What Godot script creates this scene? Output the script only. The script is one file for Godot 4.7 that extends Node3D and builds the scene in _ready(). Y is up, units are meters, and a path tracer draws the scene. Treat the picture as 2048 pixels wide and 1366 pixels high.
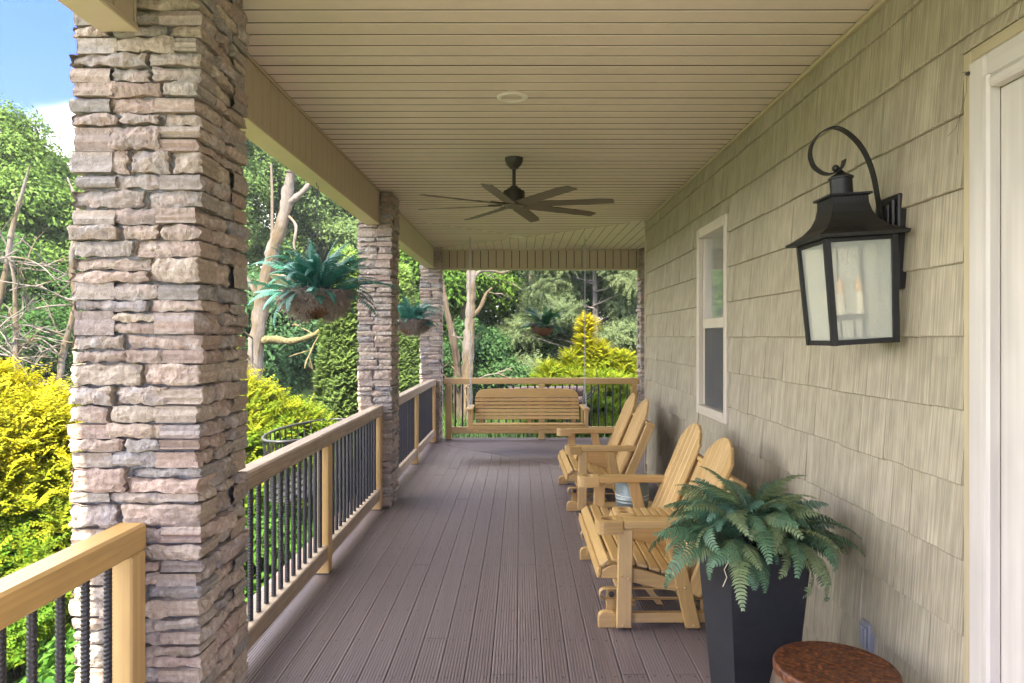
extends Node3D
# A covered porch looking along its length: stone columns and railing on the left, shingled house wall on the right.
# x to the right, y up, -z along the porch; the deck surface is y = 0.

const CEIL := 2.974
const WALL := 1.49
const GROUND := -0.75

var rng := RandomNumberGenerator.new()
var M := {}
var noise := FastNoiseLite.new()


class MB:
	var v := PackedVector3Array()
	var n := PackedVector3Array()
	var uv := PackedVector2Array()
	var c := PackedColorArray()
	var ix := PackedInt32Array()
	var xf := Transform3D()
	var col := Color.WHITE
	var tinted := false
	var off := Vector2.ZERO
	var grain := Vector3.RIGHT

	func put(p: Vector3, nn: Vector3, u: Vector2) -> int:
		v.append(xf * p)
		n.append((xf.basis * nn).normalized())
		uv.append(u + off)
		c.append(col)
		return v.size() - 1

	func flat_uv(p: Vector3, nn: Vector3) -> Vector2:
		var g := grain
		if absf(g.dot(nn)) > 0.9:
			g = Vector3(grain.y, grain.z, grain.x)
		var w := nn.cross(g)
		return Vector2(p.dot(g), p.dot(w))

	# flat polygon (fan), turned to face away from «inside»
	func face(p: Array, inside: Vector3) -> void:
		var nn: Vector3 = (p[1] - p[0]).cross(p[2] - p[0])
		if nn.length_squared() < 1e-16 and p.size() > 3:
			nn = (p[2] - p[0]).cross(p[3] - p[0])
		nn = nn.normalized()
		var mid := Vector3.ZERO
		for q in p:
			mid += q
		mid /= p.size()
		var flip := nn.dot(mid - inside) < 0.0
		if flip:
			nn = -nn
		var s := v.size()
		for q in p:
			put(q, nn, flat_uv(q, nn))
		for k in range(1, p.size() - 1):
			if flip:
				ix.append_array([s, s + k, s + k + 1])
			else:
				ix.append_array([s, s + k + 1, s + k])

	# quad with its own normals, corners counter-clockwise from outside
	func quad_n(a: int, b: int, cc: int, d: int) -> void:
		ix.append_array([a, cc, b, a, d, cc])

	func box(lo: Vector3, hi: Vector3, b := 0.003) -> void:
		var m := (lo + hi) * 0.5
		var h := (hi - lo) * 0.5
		b = minf(b, minf(h.x, minf(h.y, h.z)) * 0.9)
		var q := []
		for i in 8:
			var s := Vector3(1 if i & 1 else -1, 1 if i & 2 else -1, 1 if i & 4 else -1)
			q.append([m + s * Vector3(h.x, h.y - b, h.z - b), m + s * Vector3(h.x - b, h.y, h.z - b), m + s * Vector3(h.x - b, h.y - b, h.z)])
		for s in 2:
			var k := s
			face([q[k][0], q[k + 2][0], q[k + 6][0], q[k + 4][0]], m)
			k = s * 2
			face([q[k][1], q[k + 1][1], q[k + 5][1], q[k + 4][1]], m)
			k = s * 4
			face([q[k][2], q[k + 1][2], q[k + 3][2], q[k + 2][2]], m)
		if b <= 0.0:
			return
		for a in 2:
			for e in 2:
				var k := a * 2 + e * 4
				face([q[k][1], q[k + 1][1], q[k + 1][2], q[k][2]], m)
				k = a + e * 4
				face([q[k][0], q[k + 2][0], q[k + 2][2], q[k][2]], m)
				k = a + e * 2
				face([q[k][0], q[k + 4][0], q[k + 4][1], q[k][1]], m)
		for k in 8:
			face(q[k], m)

	# outline in the xy plane (counter-clockwise) pushed from z0 to z1, edges chamfered
	func prism(o: PackedVector2Array, z0: float, z1: float, b := 0.003) -> void:
		if not Geometry2D.is_polygon_clockwise(o):
			o = o.duplicate()
		else:
			o = o.duplicate()
			o.reverse()
		var k := o.size()
		var inn := PackedVector2Array()
		for i in k:
			var e0 := (o[i] - o[(i + k - 1) % k]).normalized()
			var e1 := (o[(i + 1) % k] - o[i]).normalized()
			var n0 := Vector2(-e0.y, e0.x)
			var n1 := Vector2(-e1.y, e1.x)
			inn.append(o[i] + (n0 + n1) / maxf(1.0 + n0.dot(n1), 0.35) * b)
		var t := Geometry2D.triangulate_polygon(inn)
		for side in 2:
			var z := z1 if side else z0
			var nn := Vector3(0, 0, 1 if side else -1)
			var s := v.size()
			for p in inn:
				var q := Vector3(p.x, p.y, z)
				put(q, nn, flat_uv(q, nn))
			for j in range(0, t.size(), 3):
				var a := inn[t[j]]
				var up := (inn[t[j + 1]] - a).cross(inn[t[j + 2]] - a) > 0
				if up == (side == 1):
					ix.append_array([s + t[j], s + t[j + 2], s + t[j + 1]])
				else:
					ix.append_array([s + t[j], s + t[j + 1], s + t[j + 2]])
		for i in k:
			var j := (i + 1) % k
			var d := o[j] - o[i]
			if d.length() < 1e-6:
				continue
			var out := Vector3(d.y, -d.x, 0).normalized()
			var m := Vector3((o[i].x + o[j].x) * 0.5, (o[i].y + o[j].y) * 0.5, (z0 + z1) * 0.5) - out * 0.01
			face([Vector3(o[i].x, o[i].y, z0 + b), Vector3(o[j].x, o[j].y, z0 + b), Vector3(o[j].x, o[j].y, z1 - b), Vector3(o[i].x, o[i].y, z1 - b)], m)
			if b > 0.0:
				face([Vector3(o[i].x, o[i].y, z1 - b), Vector3(o[j].x, o[j].y, z1 - b), Vector3(inn[j].x, inn[j].y, z1), Vector3(inn[i].x, inn[i].y, z1)], m)
				face([Vector3(o[i].x, o[i].y, z0 + b), Vector3(o[j].x, o[j].y, z0 + b), Vector3(inn[j].x, inn[j].y, z0), Vector3(inn[i].x, inn[i].y, z0)], m)

	# convex outline in the xz plane with a round hole, as a slab from y0 to y1
	func holed(o: PackedVector2Array, holes: Vector2, r: float, y0: float, y1: float) -> void:
		var ng := 28
		var outer := []
		var inner := []
		for i in ng:
			var d := Vector2.from_angle(TAU * i / ng)
			var far := 1e9
			for k in o.size():
				var hit = Geometry2D.segment_intersects_segment(holes, holes + d * 5.0, o[k], o[(k + 1) % o.size()])
				if hit != null:
					far = minf(far, holes.distance_to(hit))
			outer.append(holes + d * far)
			inner.append(holes + d * r)
		var b := 0.004
		for i in ng:
			var j := (i + 1) % ng
			var a0: Vector2 = outer[i]
			var a1: Vector2 = outer[j]
			var c0: Vector2 = inner[i]
			var c1: Vector2 = inner[j]
			var s0 := a0.lerp(c0, minf(0.3, b / a0.distance_to(c0)))
			var s1 := a1.lerp(c1, minf(0.3, b / a1.distance_to(c1)))
			var m := Vector3((a0.x + c0.x) * 0.5, (y0 + y1) * 0.5, (a0.y + c0.y) * 0.5)
			face([Vector3(s0.x, y1, s0.y), Vector3(s1.x, y1, s1.y), Vector3(c1.x, y1, c1.y), Vector3(c0.x, y1, c0.y)], m)
			face([Vector3(a0.x, y0, a0.y), Vector3(a1.x, y0, a1.y), Vector3(c1.x, y0, c1.y), Vector3(c0.x, y0, c0.y)], m)
			face([Vector3(a0.x, y0, a0.y), Vector3(a1.x, y0, a1.y), Vector3(a1.x, y1 - b, a1.y), Vector3(a0.x, y1 - b, a0.y)], m)
			face([Vector3(a0.x, y1 - b, a0.y), Vector3(a1.x, y1 - b, a1.y), Vector3(s1.x, y1, s1.y), Vector3(s0.x, y1, s0.y)], m)
			face([Vector3(c0.x, y0, c0.y), Vector3(c1.x, y0, c1.y), Vector3(c1.x, y1, c1.y), Vector3(c0.x, y1, c0.y)], m)

	func tube(p: PackedVector3Array, r: PackedFloat32Array, sides := 8, closed := false, caps := true) -> void:
		var k := p.size()
		if k < 2:
			return
		var t0 := (p[1] - p[0]).normalized()
		var side := t0.cross(Vector3.UP if absf(t0.y) < 0.9 else Vector3.RIGHT).normalized()
		var start := v.size()
		var run := 0.0
		for i in k:
			var t: Vector3
			if closed:
				t = p[(i + 1) % k] - p[(i + k - 1) % k]
			else:
				t = p[mini(i + 1, k - 1)] - p[maxi(i - 1, 0)]
			t = t.normalized()
			side = (side - t * side.dot(t)).normalized()
			var up := t.cross(side)
			if i > 0:
				run += p[i].distance_to(p[i - 1])
			for s in sides + 1:
				var a := TAU * s / sides
				var d := side * cos(a) + up * sin(a)
				put(p[i] + d * r[mini(i, r.size() - 1)], d, Vector2(run, r[0] * a))
		var rings := k if closed else k - 1
		for i in rings:
			var a := start + i * (sides + 1)
			var b := start + ((i + 1) % k) * (sides + 1)
			for s in sides:
				ix.append_array([a + s, b + s, b + s + 1, a + s, b + s + 1, a + s + 1])
		if caps and not closed:
			for e in 2:
				var at := start if e == 0 else start + (k - 1) * (sides + 1)
				var nn := (p[0] - p[1]).normalized() if e == 0 else (p[k - 1] - p[k - 2]).normalized()
				var mid := put(p[0] if e == 0 else p[k - 1], nn, Vector2.ZERO)
				var ring := PackedInt32Array()
				for s in sides:
					v.append(v[at + s])
					n.append((xf.basis * nn).normalized())
					uv.append(Vector2.ZERO)
					c.append(col)
					ring.append(v.size() - 1)
				for s in sides:
					if e == 0:
						ix.append_array([mid, ring[s], ring[(s + 1) % sides]])
					else:
						ix.append_array([mid, ring[(s + 1) % sides], ring[s]])

	# profile of (radius, height) turned about y; soft joints are smoothed
	func lathe(p: PackedVector2Array, segs := 32) -> void:
		var k := p.size()
		var sn := []
		for i in k - 1:
			var d := (p[i + 1] - p[i]).normalized()
			sn.append(Vector2(d.y, -d.x))
		for i in k - 1:
			var na: Vector2 = sn[i]
			var nb: Vector2 = sn[i]
			if i > 0 and sn[i - 1].dot(sn[i]) > 0.7:
				na = (sn[i - 1] + sn[i]).normalized()
			if i < k - 2 and sn[i + 1].dot(sn[i]) > 0.7:
				nb = (sn[i + 1] + sn[i]).normalized()
			var s := v.size()
			for g in segs + 1:
				var a := TAU * g / segs
				var ca := cos(a)
				var sa := sin(a)
				put(Vector3(p[i].x * ca, p[i].y, p[i].x * sa), Vector3(na.x * ca, na.y, na.x * sa), Vector2(a * 0.2, p[i].y + p[i].x))
				put(Vector3(p[i + 1].x * ca, p[i + 1].y, p[i + 1].x * sa), Vector3(nb.x * ca, nb.y, nb.x * sa), Vector2(a * 0.2, p[i + 1].y + p[i + 1].x))
			for g in segs:
				var a := s + g * 2
				ix.append_array([a, a + 2, a + 1, a + 1, a + 2, a + 3])

	func ball(at: Vector3, r: float, segs := 14) -> void:
		var keep := xf
		xf = xf * Transform3D(Basis(), at)
		var p := PackedVector2Array()
		for i in 9:
			var a := -PI / 2 + PI * i / 8
			p.append(Vector2(maxf(cos(a), 0.0001) * r, sin(a) * r))
		lathe(p, segs)
		xf = keep

	func done() -> ArrayMesh:
		var a := []
		a.resize(Mesh.ARRAY_MAX)
		a[Mesh.ARRAY_VERTEX] = v
		a[Mesh.ARRAY_NORMAL] = n
		a[Mesh.ARRAY_TEX_UV] = uv
		if tinted:
			a[Mesh.ARRAY_COLOR] = c
		a[Mesh.ARRAY_INDEX] = ix
		var m := ArrayMesh.new()
		m.add_surface_from_arrays(Mesh.PRIMITIVE_TRIANGLES, a)
		return m


# ---------------------------------------------------------------- naming helpers
func tag(o: Node3D, label: String, category: String, group := "") -> Node3D:
	o.set_meta("label", label)
	o.set_meta("category", category)
	if group:
		o.set_meta("group", group)
	return o


func thing(called: String, label: String, category: String, at := Vector3.ZERO, turn := 0.0, group := "") -> Node3D:
	rng.seed = hash(label) + 11
	var o := Node3D.new()
	o.name = called
	add_child(o, true)
	o.position = at
	o.rotation.y = turn
	return tag(o, label, category, group)


func structure(called: String) -> Node3D:
	var o := Node3D.new()
	o.name = called
	add_child(o, true)
	o.set_meta("kind", "structure")
	return o


func part(called: String, mesh: Mesh, mat: Material, parent: Node, xf := Transform3D()) -> MeshInstance3D:
	if mat == M.paint:
		mat = [M.paint, M.paint_pale, M.paint_deep][rng.randi() % 3]
	var o := MeshInstance3D.new()
	o.name = called
	o.mesh = mesh
	o.material_override = mat
	o.transform = xf
	parent.add_child(o, true)
	return o


func mk(grain := Vector3.RIGHT) -> MB:
	var b := MB.new()
	b.grain = grain
	b.off = Vector2(rng.randf() * 7.0, rng.randf() * 7.0)
	return b


func box_part(called: String, lo: Vector3, hi: Vector3, mat: Material, parent: Node, grain := Vector3.RIGHT, bevel := 0.003) -> MeshInstance3D:
	var b := mk(grain)
	b.box(lo, hi, bevel)
	return part(called, b.done(), mat, parent)


func pts(a: Array) -> PackedVector3Array:
	return PackedVector3Array(a)


func v2(a: Array) -> PackedVector2Array:
	var p := PackedVector2Array()
	for i in range(0, a.size(), 2):
		p.append(Vector2(a[i], a[i + 1]))
	return p


func rr(a: float, b: float) -> float:
	return rng.randf_range(a, b)


# ---------------------------------------------------------------- textures and materials
func grey_noise(w: int, h: int, sd: int, freq: float, kind: int, oct: int) -> Image:
	var f := FastNoiseLite.new()
	f.seed = sd
	f.frequency = freq
	f.noise_type = kind
	f.fractal_octaves = oct
	return f.get_seamless_image(w, h)


func streaks(sd: int, short: int, freq: float, lo: float, hi: float) -> Image:
	var a := grey_noise(short, 512, sd, freq, FastNoiseLite.TYPE_SIMPLEX_SMOOTH, 4)
	a.convert(Image.FORMAT_RGB8)
	a.resize(512, 512, Image.INTERPOLATE_CUBIC)
	var b := grey_noise(512, 512, sd + 5, 0.012, FastNoiseLite.TYPE_SIMPLEX_SMOOTH, 3)
	var o := Image.create(512, 512, false, Image.FORMAT_RGB8)
	for y in 512:
		for x in 512:
			var g := lerpf(lo, hi, clampf(a.get_pixel(x, y).r * 0.7 + b.get_pixel(x, y).r * 0.3, 0.0, 1.0))
			o.set_pixel(x, y, Color(g, g, g))
	return o


func mottle(sd: int, f1: float, f2: float, lo: Color, hi: Color, kind := FastNoiseLite.TYPE_SIMPLEX_SMOOTH) -> Image:
	var a := grey_noise(256, 256, sd, f1, kind, 3)
	var b := grey_noise(256, 256, sd + 9, f2, FastNoiseLite.TYPE_SIMPLEX_SMOOTH, 4)
	var o := Image.create(256, 256, false, Image.FORMAT_RGB8)
	for y in 256:
		for x in 256:
			var t := clampf((a.get_pixel(x, y).r * 0.55 + b.get_pixel(x, y).r * 0.45 - 0.5) * 1.5 + 0.5, 0.0, 1.0)
			o.set_pixel(x, y, lo.lerp(hi, t))
	return o


func tx(i: Image) -> ImageTexture:
	return ImageTexture.create_from_image(i)


func mat(called: String, lin: Color, rough := 0.7) -> StandardMaterial3D:
	var m := StandardMaterial3D.new()
	m.resource_name = called
	m.albedo_color = lin.linear_to_srgb()
	m.roughness = rough
	M[called] = m
	return m


func wood(called: String, lin: Color, rough: float, t: Texture2D, su: float, sv: float, relief: float) -> StandardMaterial3D:
	var m := mat(called, lin, rough)
	m.albedo_texture = t
	m.uv1_scale = Vector3(su, sv, 1)
	if relief > 0.0:
		m.heightmap_enabled = true
		m.heightmap_texture = t
		m.heightmap_scale = relief
	return m


func triplanar(m: StandardMaterial3D, t: Texture2D, s: float, relief := 0.0, world := false) -> StandardMaterial3D:
	m.albedo_texture = t
	m.uv1_triplanar = true
	m.uv1_world_triplanar = world
	m.uv1_scale = Vector3(s, s, s)
	if relief > 0.0:
		m.heightmap_enabled = true
		m.heightmap_texture = t
		m.heightmap_scale = relief
	return m


func leafy(called: String, through: float, rough := 0.55) -> StandardMaterial3D:
	var m := mat(called, Color.WHITE, rough)
	m.vertex_color_use_as_albedo = true
	m.backlight_enabled = true
	m.backlight = Color(through, through, through).linear_to_srgb()
	m.cull_mode = BaseMaterial3D.CULL_DISABLED
	return m


func materials() -> void:
	var g1 := tx(streaks(3, 24, 0.05, 0.62, 1.0))
	var g2 := tx(streaks(11, 10, 0.09, 0.63, 1.0))
	var g3 := tx(streaks(19, 40, 0.03, 0.84, 1.0))
	wood("shake", Color(0.50, 0.437, 0.298), 0.75, g2, 0.9, 2.6, 0.3)
	wood("shake_pale", Color(0.525, 0.46, 0.318), 0.75, g2, 0.8, 2.2, 0.3)
	wood("shake_dark", Color(0.475, 0.415, 0.283), 0.75, g2, 1.0, 3.0, 0.3)
	wood("deck", Color(0.182, 0.139, 0.131), 0.45, g3, 0.6, 2.6, 0.05)
	wood("deck_light", Color(0.192, 0.148, 0.140), 0.48, g3, 0.5, 2.2, 0.05)
	wood("deck_dark", Color(0.173, 0.131, 0.123), 0.43, g3, 0.5, 2.0, 0.05)
	wood("paint", Color(0.56, 0.355, 0.128), 0.42, g3, 0.9, 2.2, 0.06)
	wood("paint_pale", Color(0.60, 0.39, 0.15), 0.45, g3, 0.7, 1.6, 0.08)
	wood("paint_deep", Color(0.53, 0.33, 0.112), 0.42, g3, 1.2, 3.1, 0.08)
	wood("rail_wood", Color(0.50, 0.33, 0.155), 0.6, g1, 0.8, 2.4, 0.12)
	wood("rail_weathered", Color(0.50, 0.385, 0.265), 0.7, g2, 0.8, 2.2, 0.15)
	triplanar(mat("soffit", Color(0.70, 0.595, 0.475), 0.5), tx(mottle(151, 0.01, 0.05, Color(0.96, 0.96, 0.96), Color(1, 1, 1))), 0.8)
	triplanar(mat("fascia", Color(0.43, 0.345, 0.225), 0.5), M.soffit.albedo_texture, 0.8)
	triplanar(mat("beam_wrap", Color(0.55, 0.47, 0.29), 0.5), M.soffit.albedo_texture, 0.8)
	wood("trim", Color(0.60, 0.555, 0.49), 0.5, g3, 0.4, 1.0, 0.0)
	wood("window_trim", Color(0.62, 0.545, 0.42), 0.5, g3, 0.4, 1.0, 0.0)
	wood("trim_tan", Color(0.48, 0.405, 0.25), 0.55, g3, 0.4, 1.0, 0.0)
	wood("table_wood", Color(0.42, 0.2, 0.085), 0.55, g1, 1.2, 3.0, 0.05)
	wood("bark_grey", Color(0.19, 0.165, 0.14), 0.95, g2, 1.6, 1.6, 2.5).vertex_color_use_as_albedo = true
	wood("bark_brown", Color(0.17, 0.13, 0.09), 0.9, g2, 1.5, 2.0, 2.0)
	var st := mottle(31, 0.03, 0.14, Color(0.74, 0.72, 0.70), Color(1, 1, 1))
	var m := triplanar(mat("stone", Color.WHITE, 0.88), tx(st), 4.2, 1.8)
	m.vertex_color_use_as_albedo = true
	triplanar(mat("mortar", Color(0.30, 0.29, 0.275), 0.95), tx(st), 6.0, 0.6)
	triplanar(mat("black_metal", Color(0.009, 0.0085, 0.008), 0.5), tx(mottle(41, 0.02, 0.2, Color(0.75, 0.72, 0.68), Color(1, 1, 1))), 8.0, 0.02)
	mat("bronze", Color(0.035, 0.029, 0.02), 0.45).metallic = 0.2
	mat("fan_blade", Color(0.105, 0.085, 0.05), 0.5)
	mat("rebar", Color(0.030, 0.028, 0.030), 0.38).metallic = 0.25
	mat("chain", Color(0.42, 0.42, 0.42), 0.35).metallic = 0.8
	mat("iron", Color(0.02, 0.02, 0.021), 0.5)
	triplanar(mat("planter", Color(0.016, 0.017, 0.021), 0.6), tx(mottle(51, 0.008, 0.05, Color(0.7, 0.7, 0.72), Color(1, 1, 1))), 2.2)
	mat("groove_shade", Color(0.035, 0.028, 0.02), 0.9)  # near-black, stands in for the shade inside board and panel grooves
	mat("soil", Color(0.03, 0.022, 0.015), 1.0)
	var zn := triplanar(mat("galvanised", Color(0.36, 0.40, 0.38), 0.42), tx(mottle(71, 0.05, 0.03, Color(0.7, 0.72, 0.7), Color(1, 1, 1), FastNoiseLite.TYPE_CELLULAR)), 6.0)
	zn.metallic = 0.55
	var rust := mottle(81, 0.02, 0.05, Color(0.36, 0.17, 0.09), Color(0.60, 0.36, 0.22))
	var spots := grey_noise(256, 256, 83, 0.06, FastNoiseLite.TYPE_SIMPLEX_SMOOTH, 5)
	for y in 256:
		for x in 256:
			var s := spots.get_pixel(x, y).r
			if s > 0.62:
				rust.set_pixel(x, y, rust.get_pixel(x, y).lerp(Color(0.80, 0.45, 0.17), clampf((s - 0.62) * 9.0, 0.0, 0.85)))
			elif s < 0.4:
				rust.set_pixel(x, y, rust.get_pixel(x, y).lerp(Color(0.24, 0.13, 0.09), clampf((0.4 - s) * 6.0, 0.0, 0.8)))
	var cop := mat("copper", Color(0.52, 0.57, 0.58), 0.5)
	cop.albedo_texture = tx(rust)
	cop.uv1_triplanar = true
	cop.uv1_scale = Vector3(3.2, 3.2, 3.2)
	cop.metallic = 0.3
	cop.heightmap_enabled = true
	cop.heightmap_texture = tx(grey_noise(256, 256, 85, 0.03, FastNoiseLite.TYPE_CELLULAR, 1))
	cop.heightmap_scale = 0.6
	var dr := mat("hammered", Color(0.34, 0.25, 0.19), 0.3)
	dr.metallic = 0.8
	dr.uv1_triplanar = true
	dr.uv1_scale = Vector3(3.2, 3.2, 3.2)
	dr.heightmap_enabled = true
	dr.heightmap_texture = cop.heightmap_texture
	dr.heightmap_scale = 0.5
	mat("outlet", Color(0.24, 0.245, 0.245), 0.5)
	mat("white_plastic", Color(0.72, 0.68, 0.58), 0.4)
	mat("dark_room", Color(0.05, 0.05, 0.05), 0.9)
	var gl := mat("glass", Color(0.95, 1, 0.97), 0.03)
	gl.transparency = BaseMaterial3D.TRANSPARENCY_ALPHA
	gl.albedo_color.a = 0.06
	gl.metallic_specular = 0.7
	var sg := mat("seeded_glass", Color(0.70, 0.72, 0.60), 0.3)
	sg.transparency = BaseMaterial3D.TRANSPARENCY_ALPHA
	sg.albedo_color.a = 0.37
	sg.uv1_triplanar = true
	sg.uv1_scale = Vector3(3, 3, 3)
	sg.heightmap_enabled = true
	sg.heightmap_texture = tx(mottle(91, 0.04, 0.12, Color(0.2, 0.2, 0.2), Color(1, 1, 1)))
	sg.heightmap_scale = 0.3
	var scr := mat("insect_screen", Color(0.10, 0.10, 0.095), 0.8)
	scr.transparency = BaseMaterial3D.TRANSPARENCY_ALPHA
	scr.albedo_color.a = 0.55
	mat("candle", Color(0.7, 0.62, 0.42), 0.6)
	mat("bulb", Color(0.75, 0.45, 0.2), 0.2)
	triplanar(mat("coir", Color(0.26, 0.12, 0.055), 1.0), tx(mottle(95, 0.05, 0.2, Color(0.4, 0.36, 0.32), Color(1, 1, 1))), 9.0, 1.2)
	mat("moss_grey", Color(0.27, 0.215, 0.165), 0.95)
	triplanar(mat("bounce_concrete", Color(0.42, 0.40, 0.37), 0.9), tx(mottle(141, 0.02, 0.1, Color(0.8, 0.8, 0.8), Color(1, 1, 1))), 0.3, 0.0, true)  # pale surface of the added bounce slab
	triplanar(mat("lawn", Color(0.085, 0.14, 0.028), 1.0), tx(mottle(101, 0.02, 0.1, Color(0.55, 0.6, 0.45), Color(1, 1, 1))), 0.5, 0.0, true)
	triplanar(mat("mulch", Color(0.20, 0.125, 0.09), 1.0), tx(mottle(111, 0.05, 0.15, Color(0.35, 0.32, 0.3), Color(1, 1, 1))), 1.6, 3.0, true)
	triplanar(mat("log_bark", Color(0.36, 0.26, 0.22), 0.9), tx(mottle(121, 0.04, 0.1, Color(0.4, 0.36, 0.33), Color(1, 1, 1))), 3.0, 2.0)
	leafy("leaf", 0.7, 0.8).metallic_specular = 0.3
	leafy("needle", 0.45, 0.8)
	leafy("fern", 0.4, 0.5)
	leafy("grass", 0.5, 0.6)
	mat("thread", Color(0.1, 0.1, 0.06), 0.9)


func _ready() -> void:
	rng.seed = 20240611
	var cam := Camera3D.new()
	cam.name = "camera"
	add_child(cam)
	cam.position = Vector3(0, 1.6, 0)
	cam.set_frustum(0.05 * 1366.0 / 1420.0, Vector2(-17.0, -9.0) / 1420.0 * 0.05, 0.05, 400.0)
	cam.current = true

	var env := Environment.new()
	env.background_mode = Environment.BG_SKY
	env.sky = Sky.new()
	var pano := PanoramaSkyMaterial.new()
	pano.panorama = tx(sky_picture())
	env.sky.sky_material = pano
	env.background_energy_multiplier = 1.0
	env.tonemap_mode = Environment.TONE_MAPPER_LINEAR
	env.tonemap_exposure = 12.6
	env.fog_enabled = true
	env.fog_density = 0.0007
	env.fog_light_color = Color(0.93, 0.96, 0.97)
	env.sdfgi_enabled = true
	env.ssao_enabled = true
	env.ssil_enabled = true
	var we := WorldEnvironment.new()
	we.name = "sky"
	we.environment = env
	add_child(we)

	var sun := DirectionalLight3D.new()
	sun.name = "sun"
	sun.light_color = Color(1.0, 0.95, 0.86)
	sun.light_energy = 0.75
	sun.light_angular_distance = 0.6
	sun.shadow_enabled = true
	add_child(sun)
	sun.basis = Basis.looking_at(Vector3(0.06, -0.78, -0.6).normalized())

	materials()
	grounds()
	deck()
	ceiling()
	house()
	beams()
	columns()
	railings()
	fixtures()
	furniture()
	planters()
	garden()


func sky_picture() -> Image:
	var f := FastNoiseLite.new()
	f.seed = 376
	f.frequency = 0.9
	f.fractal_octaves = 5
	f.noise_type = FastNoiseLite.TYPE_SIMPLEX_SMOOTH
	var w := 1024
	var h := 512
	var o := Image.create(w, h, false, Image.FORMAT_RGBF)
	for y in h:
		var el := PI * (0.5 - (y + 0.5) / h)
		var up := sin(el)
		for x in w:
			var c := Color(0.30, 0.29, 0.24)
			if up > 0.0:
				var az := TAU * (x + 0.5) / w + PI
				var t := pow(1.0 - up, 3.0)
				c = Color(0.011, 0.032, 0.24).lerp(Color(0.042, 0.072, 0.26), t)
				var d := Vector3(cos(az) * cos(el), up * 1.8, sin(az) * cos(el))
				var cl := smoothstep(-0.2, 0.2, f.get_noise_3dv(d * 1.3) + 0.25 * f.get_noise_3dv(d * 4.0) + 0.13 * f.get_noise_3dv(d * 13.0))
				c = c.lerp(Color(1.0, 0.985, 0.95), cl * 0.94)
			o.set_pixel(x, y, c)
	return o


# ---------------------------------------------------------------- ground, deck, ceiling
func grounds() -> void:
	var g := structure("ground")
	var b := mk()
	# one sheet to the horizon, gently rising into the wood
	var nx := 60
	var nz := 60
	for j in nz + 1:
		for i in nx + 1:
			var x := -200.0 + 400.0 * i / nx
			var z := 60.0 - 300.0 * j / nz
			b.put(Vector3(x, ground_at(x, z), z), Vector3.UP, Vector2(x, z))
	for j in nz:
		for i in nx:
			var a := j * (nx + 1) + i
			b.ix.append_array([a, a + nx + 1, a + 1, a + 1, a + nx + 1, a + nx + 2])
	part("lawn", b.done(), M.lawn, g)
	var dv := structure("bounce_slab")  # unseen pale slab, added to bounce sunlight up to the ceiling
	b = mk()
	for j in 13:
		for i in 7:
			var x := -15.0 + 10.2 * i / 6
			var z := 34.0 - 36.0 * j / 12
			b.put(Vector3(x, ground_at(x, z) + 0.03, z), Vector3.UP, Vector2(x, z))
	for j in 12:
		for i in 6:
			var a := j * 7 + i
			b.ix.append_array([a, a + 7, a + 1, a + 1, a + 7, a + 8])
	part("bounce_concrete", b.done(), M.bounce_concrete, dv)
	var p := structure("planting_bed")
	b = mk()
	for j in 41:
		for i in 13:
			var x := -1.7 - 4.0 * i / 12 - 0.5 * sin(j * 0.6) * i / 12.0
			var z := 2.0 - 18.0 * j / 40
			b.put(Vector3(x, ground_at(x, z) + 0.02 + 0.03 * noise.get_noise_2d(x * 60, z * 60), z), Vector3.UP, Vector2(x, z))
	for j in 40:
		for i in 12:
			var a := j * 13 + i
			b.ix.append_array([a, a + 1, a + 13, a + 1, a + 14, a + 13])
	part("mulch", b.done(), M.mulch, p)


func ground_at(x: float, z: float) -> float:
	var far := maxf(0.0, -z - 16.0)
	var left := maxf(0.0, -x - 10.0)
	return GROUND + minf(2.5, far * 0.06 + left * 0.05)


# one grooved board: runs along its own x from x0 to x1 (given per side), y up, width across z
func groove_board(z0: float, z1: float, a: Callable, e: Callable, m: Material, parent: Node) -> void:
	var b := mk(Vector3.RIGHT)
	var ribs := 8
	var prof := []
	prof.append(Vector2(z0, -0.024))
	prof.append(Vector2(z0, -0.002))
	var w := (z1 - z0) / ribs
	for i in ribs:
		var s := z0 + w * i
		prof.append(Vector2(s + w * 0.2, 0.0))
		prof.append(Vector2(s + w * 0.72, 0.0))
		if i < ribs - 1:
			prof.append(Vector2(s + w * 0.80, -0.0034))
			prof.append(Vector2(s + w * 1.10, -0.0034))
	prof.append(Vector2(z1, -0.002))
	prof.append(Vector2(z1, -0.024))
	for i in prof.size() - 1:
		var p: Vector2 = prof[i]
		var q: Vector2 = prof[i + 1]
		b.face([Vector3(a.call(p.x), p.y, p.x), Vector3(e.call(p.x), p.y, p.x), Vector3(e.call(q.x), q.y, q.x), Vector3(a.call(q.x), q.y, q.x)], Vector3((a.call(p.x) + e.call(p.x)) * 0.5, -0.2, (z0 + z1) * 0.5))
	for s in 2:
		var f := a if s == 0 else e
		b.face([Vector3(f.call(z0), -0.024, z0), Vector3(f.call(z0), -0.001, z0), Vector3(f.call(z1), -0.001, z1), Vector3(f.call(z1), -0.024, z1)], Vector3((a.call(z0) + e.call(z0)) * 0.5, -0.01, (z0 + z1) * 0.5))
	part("deck_board", b.done(), m, parent)


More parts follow.
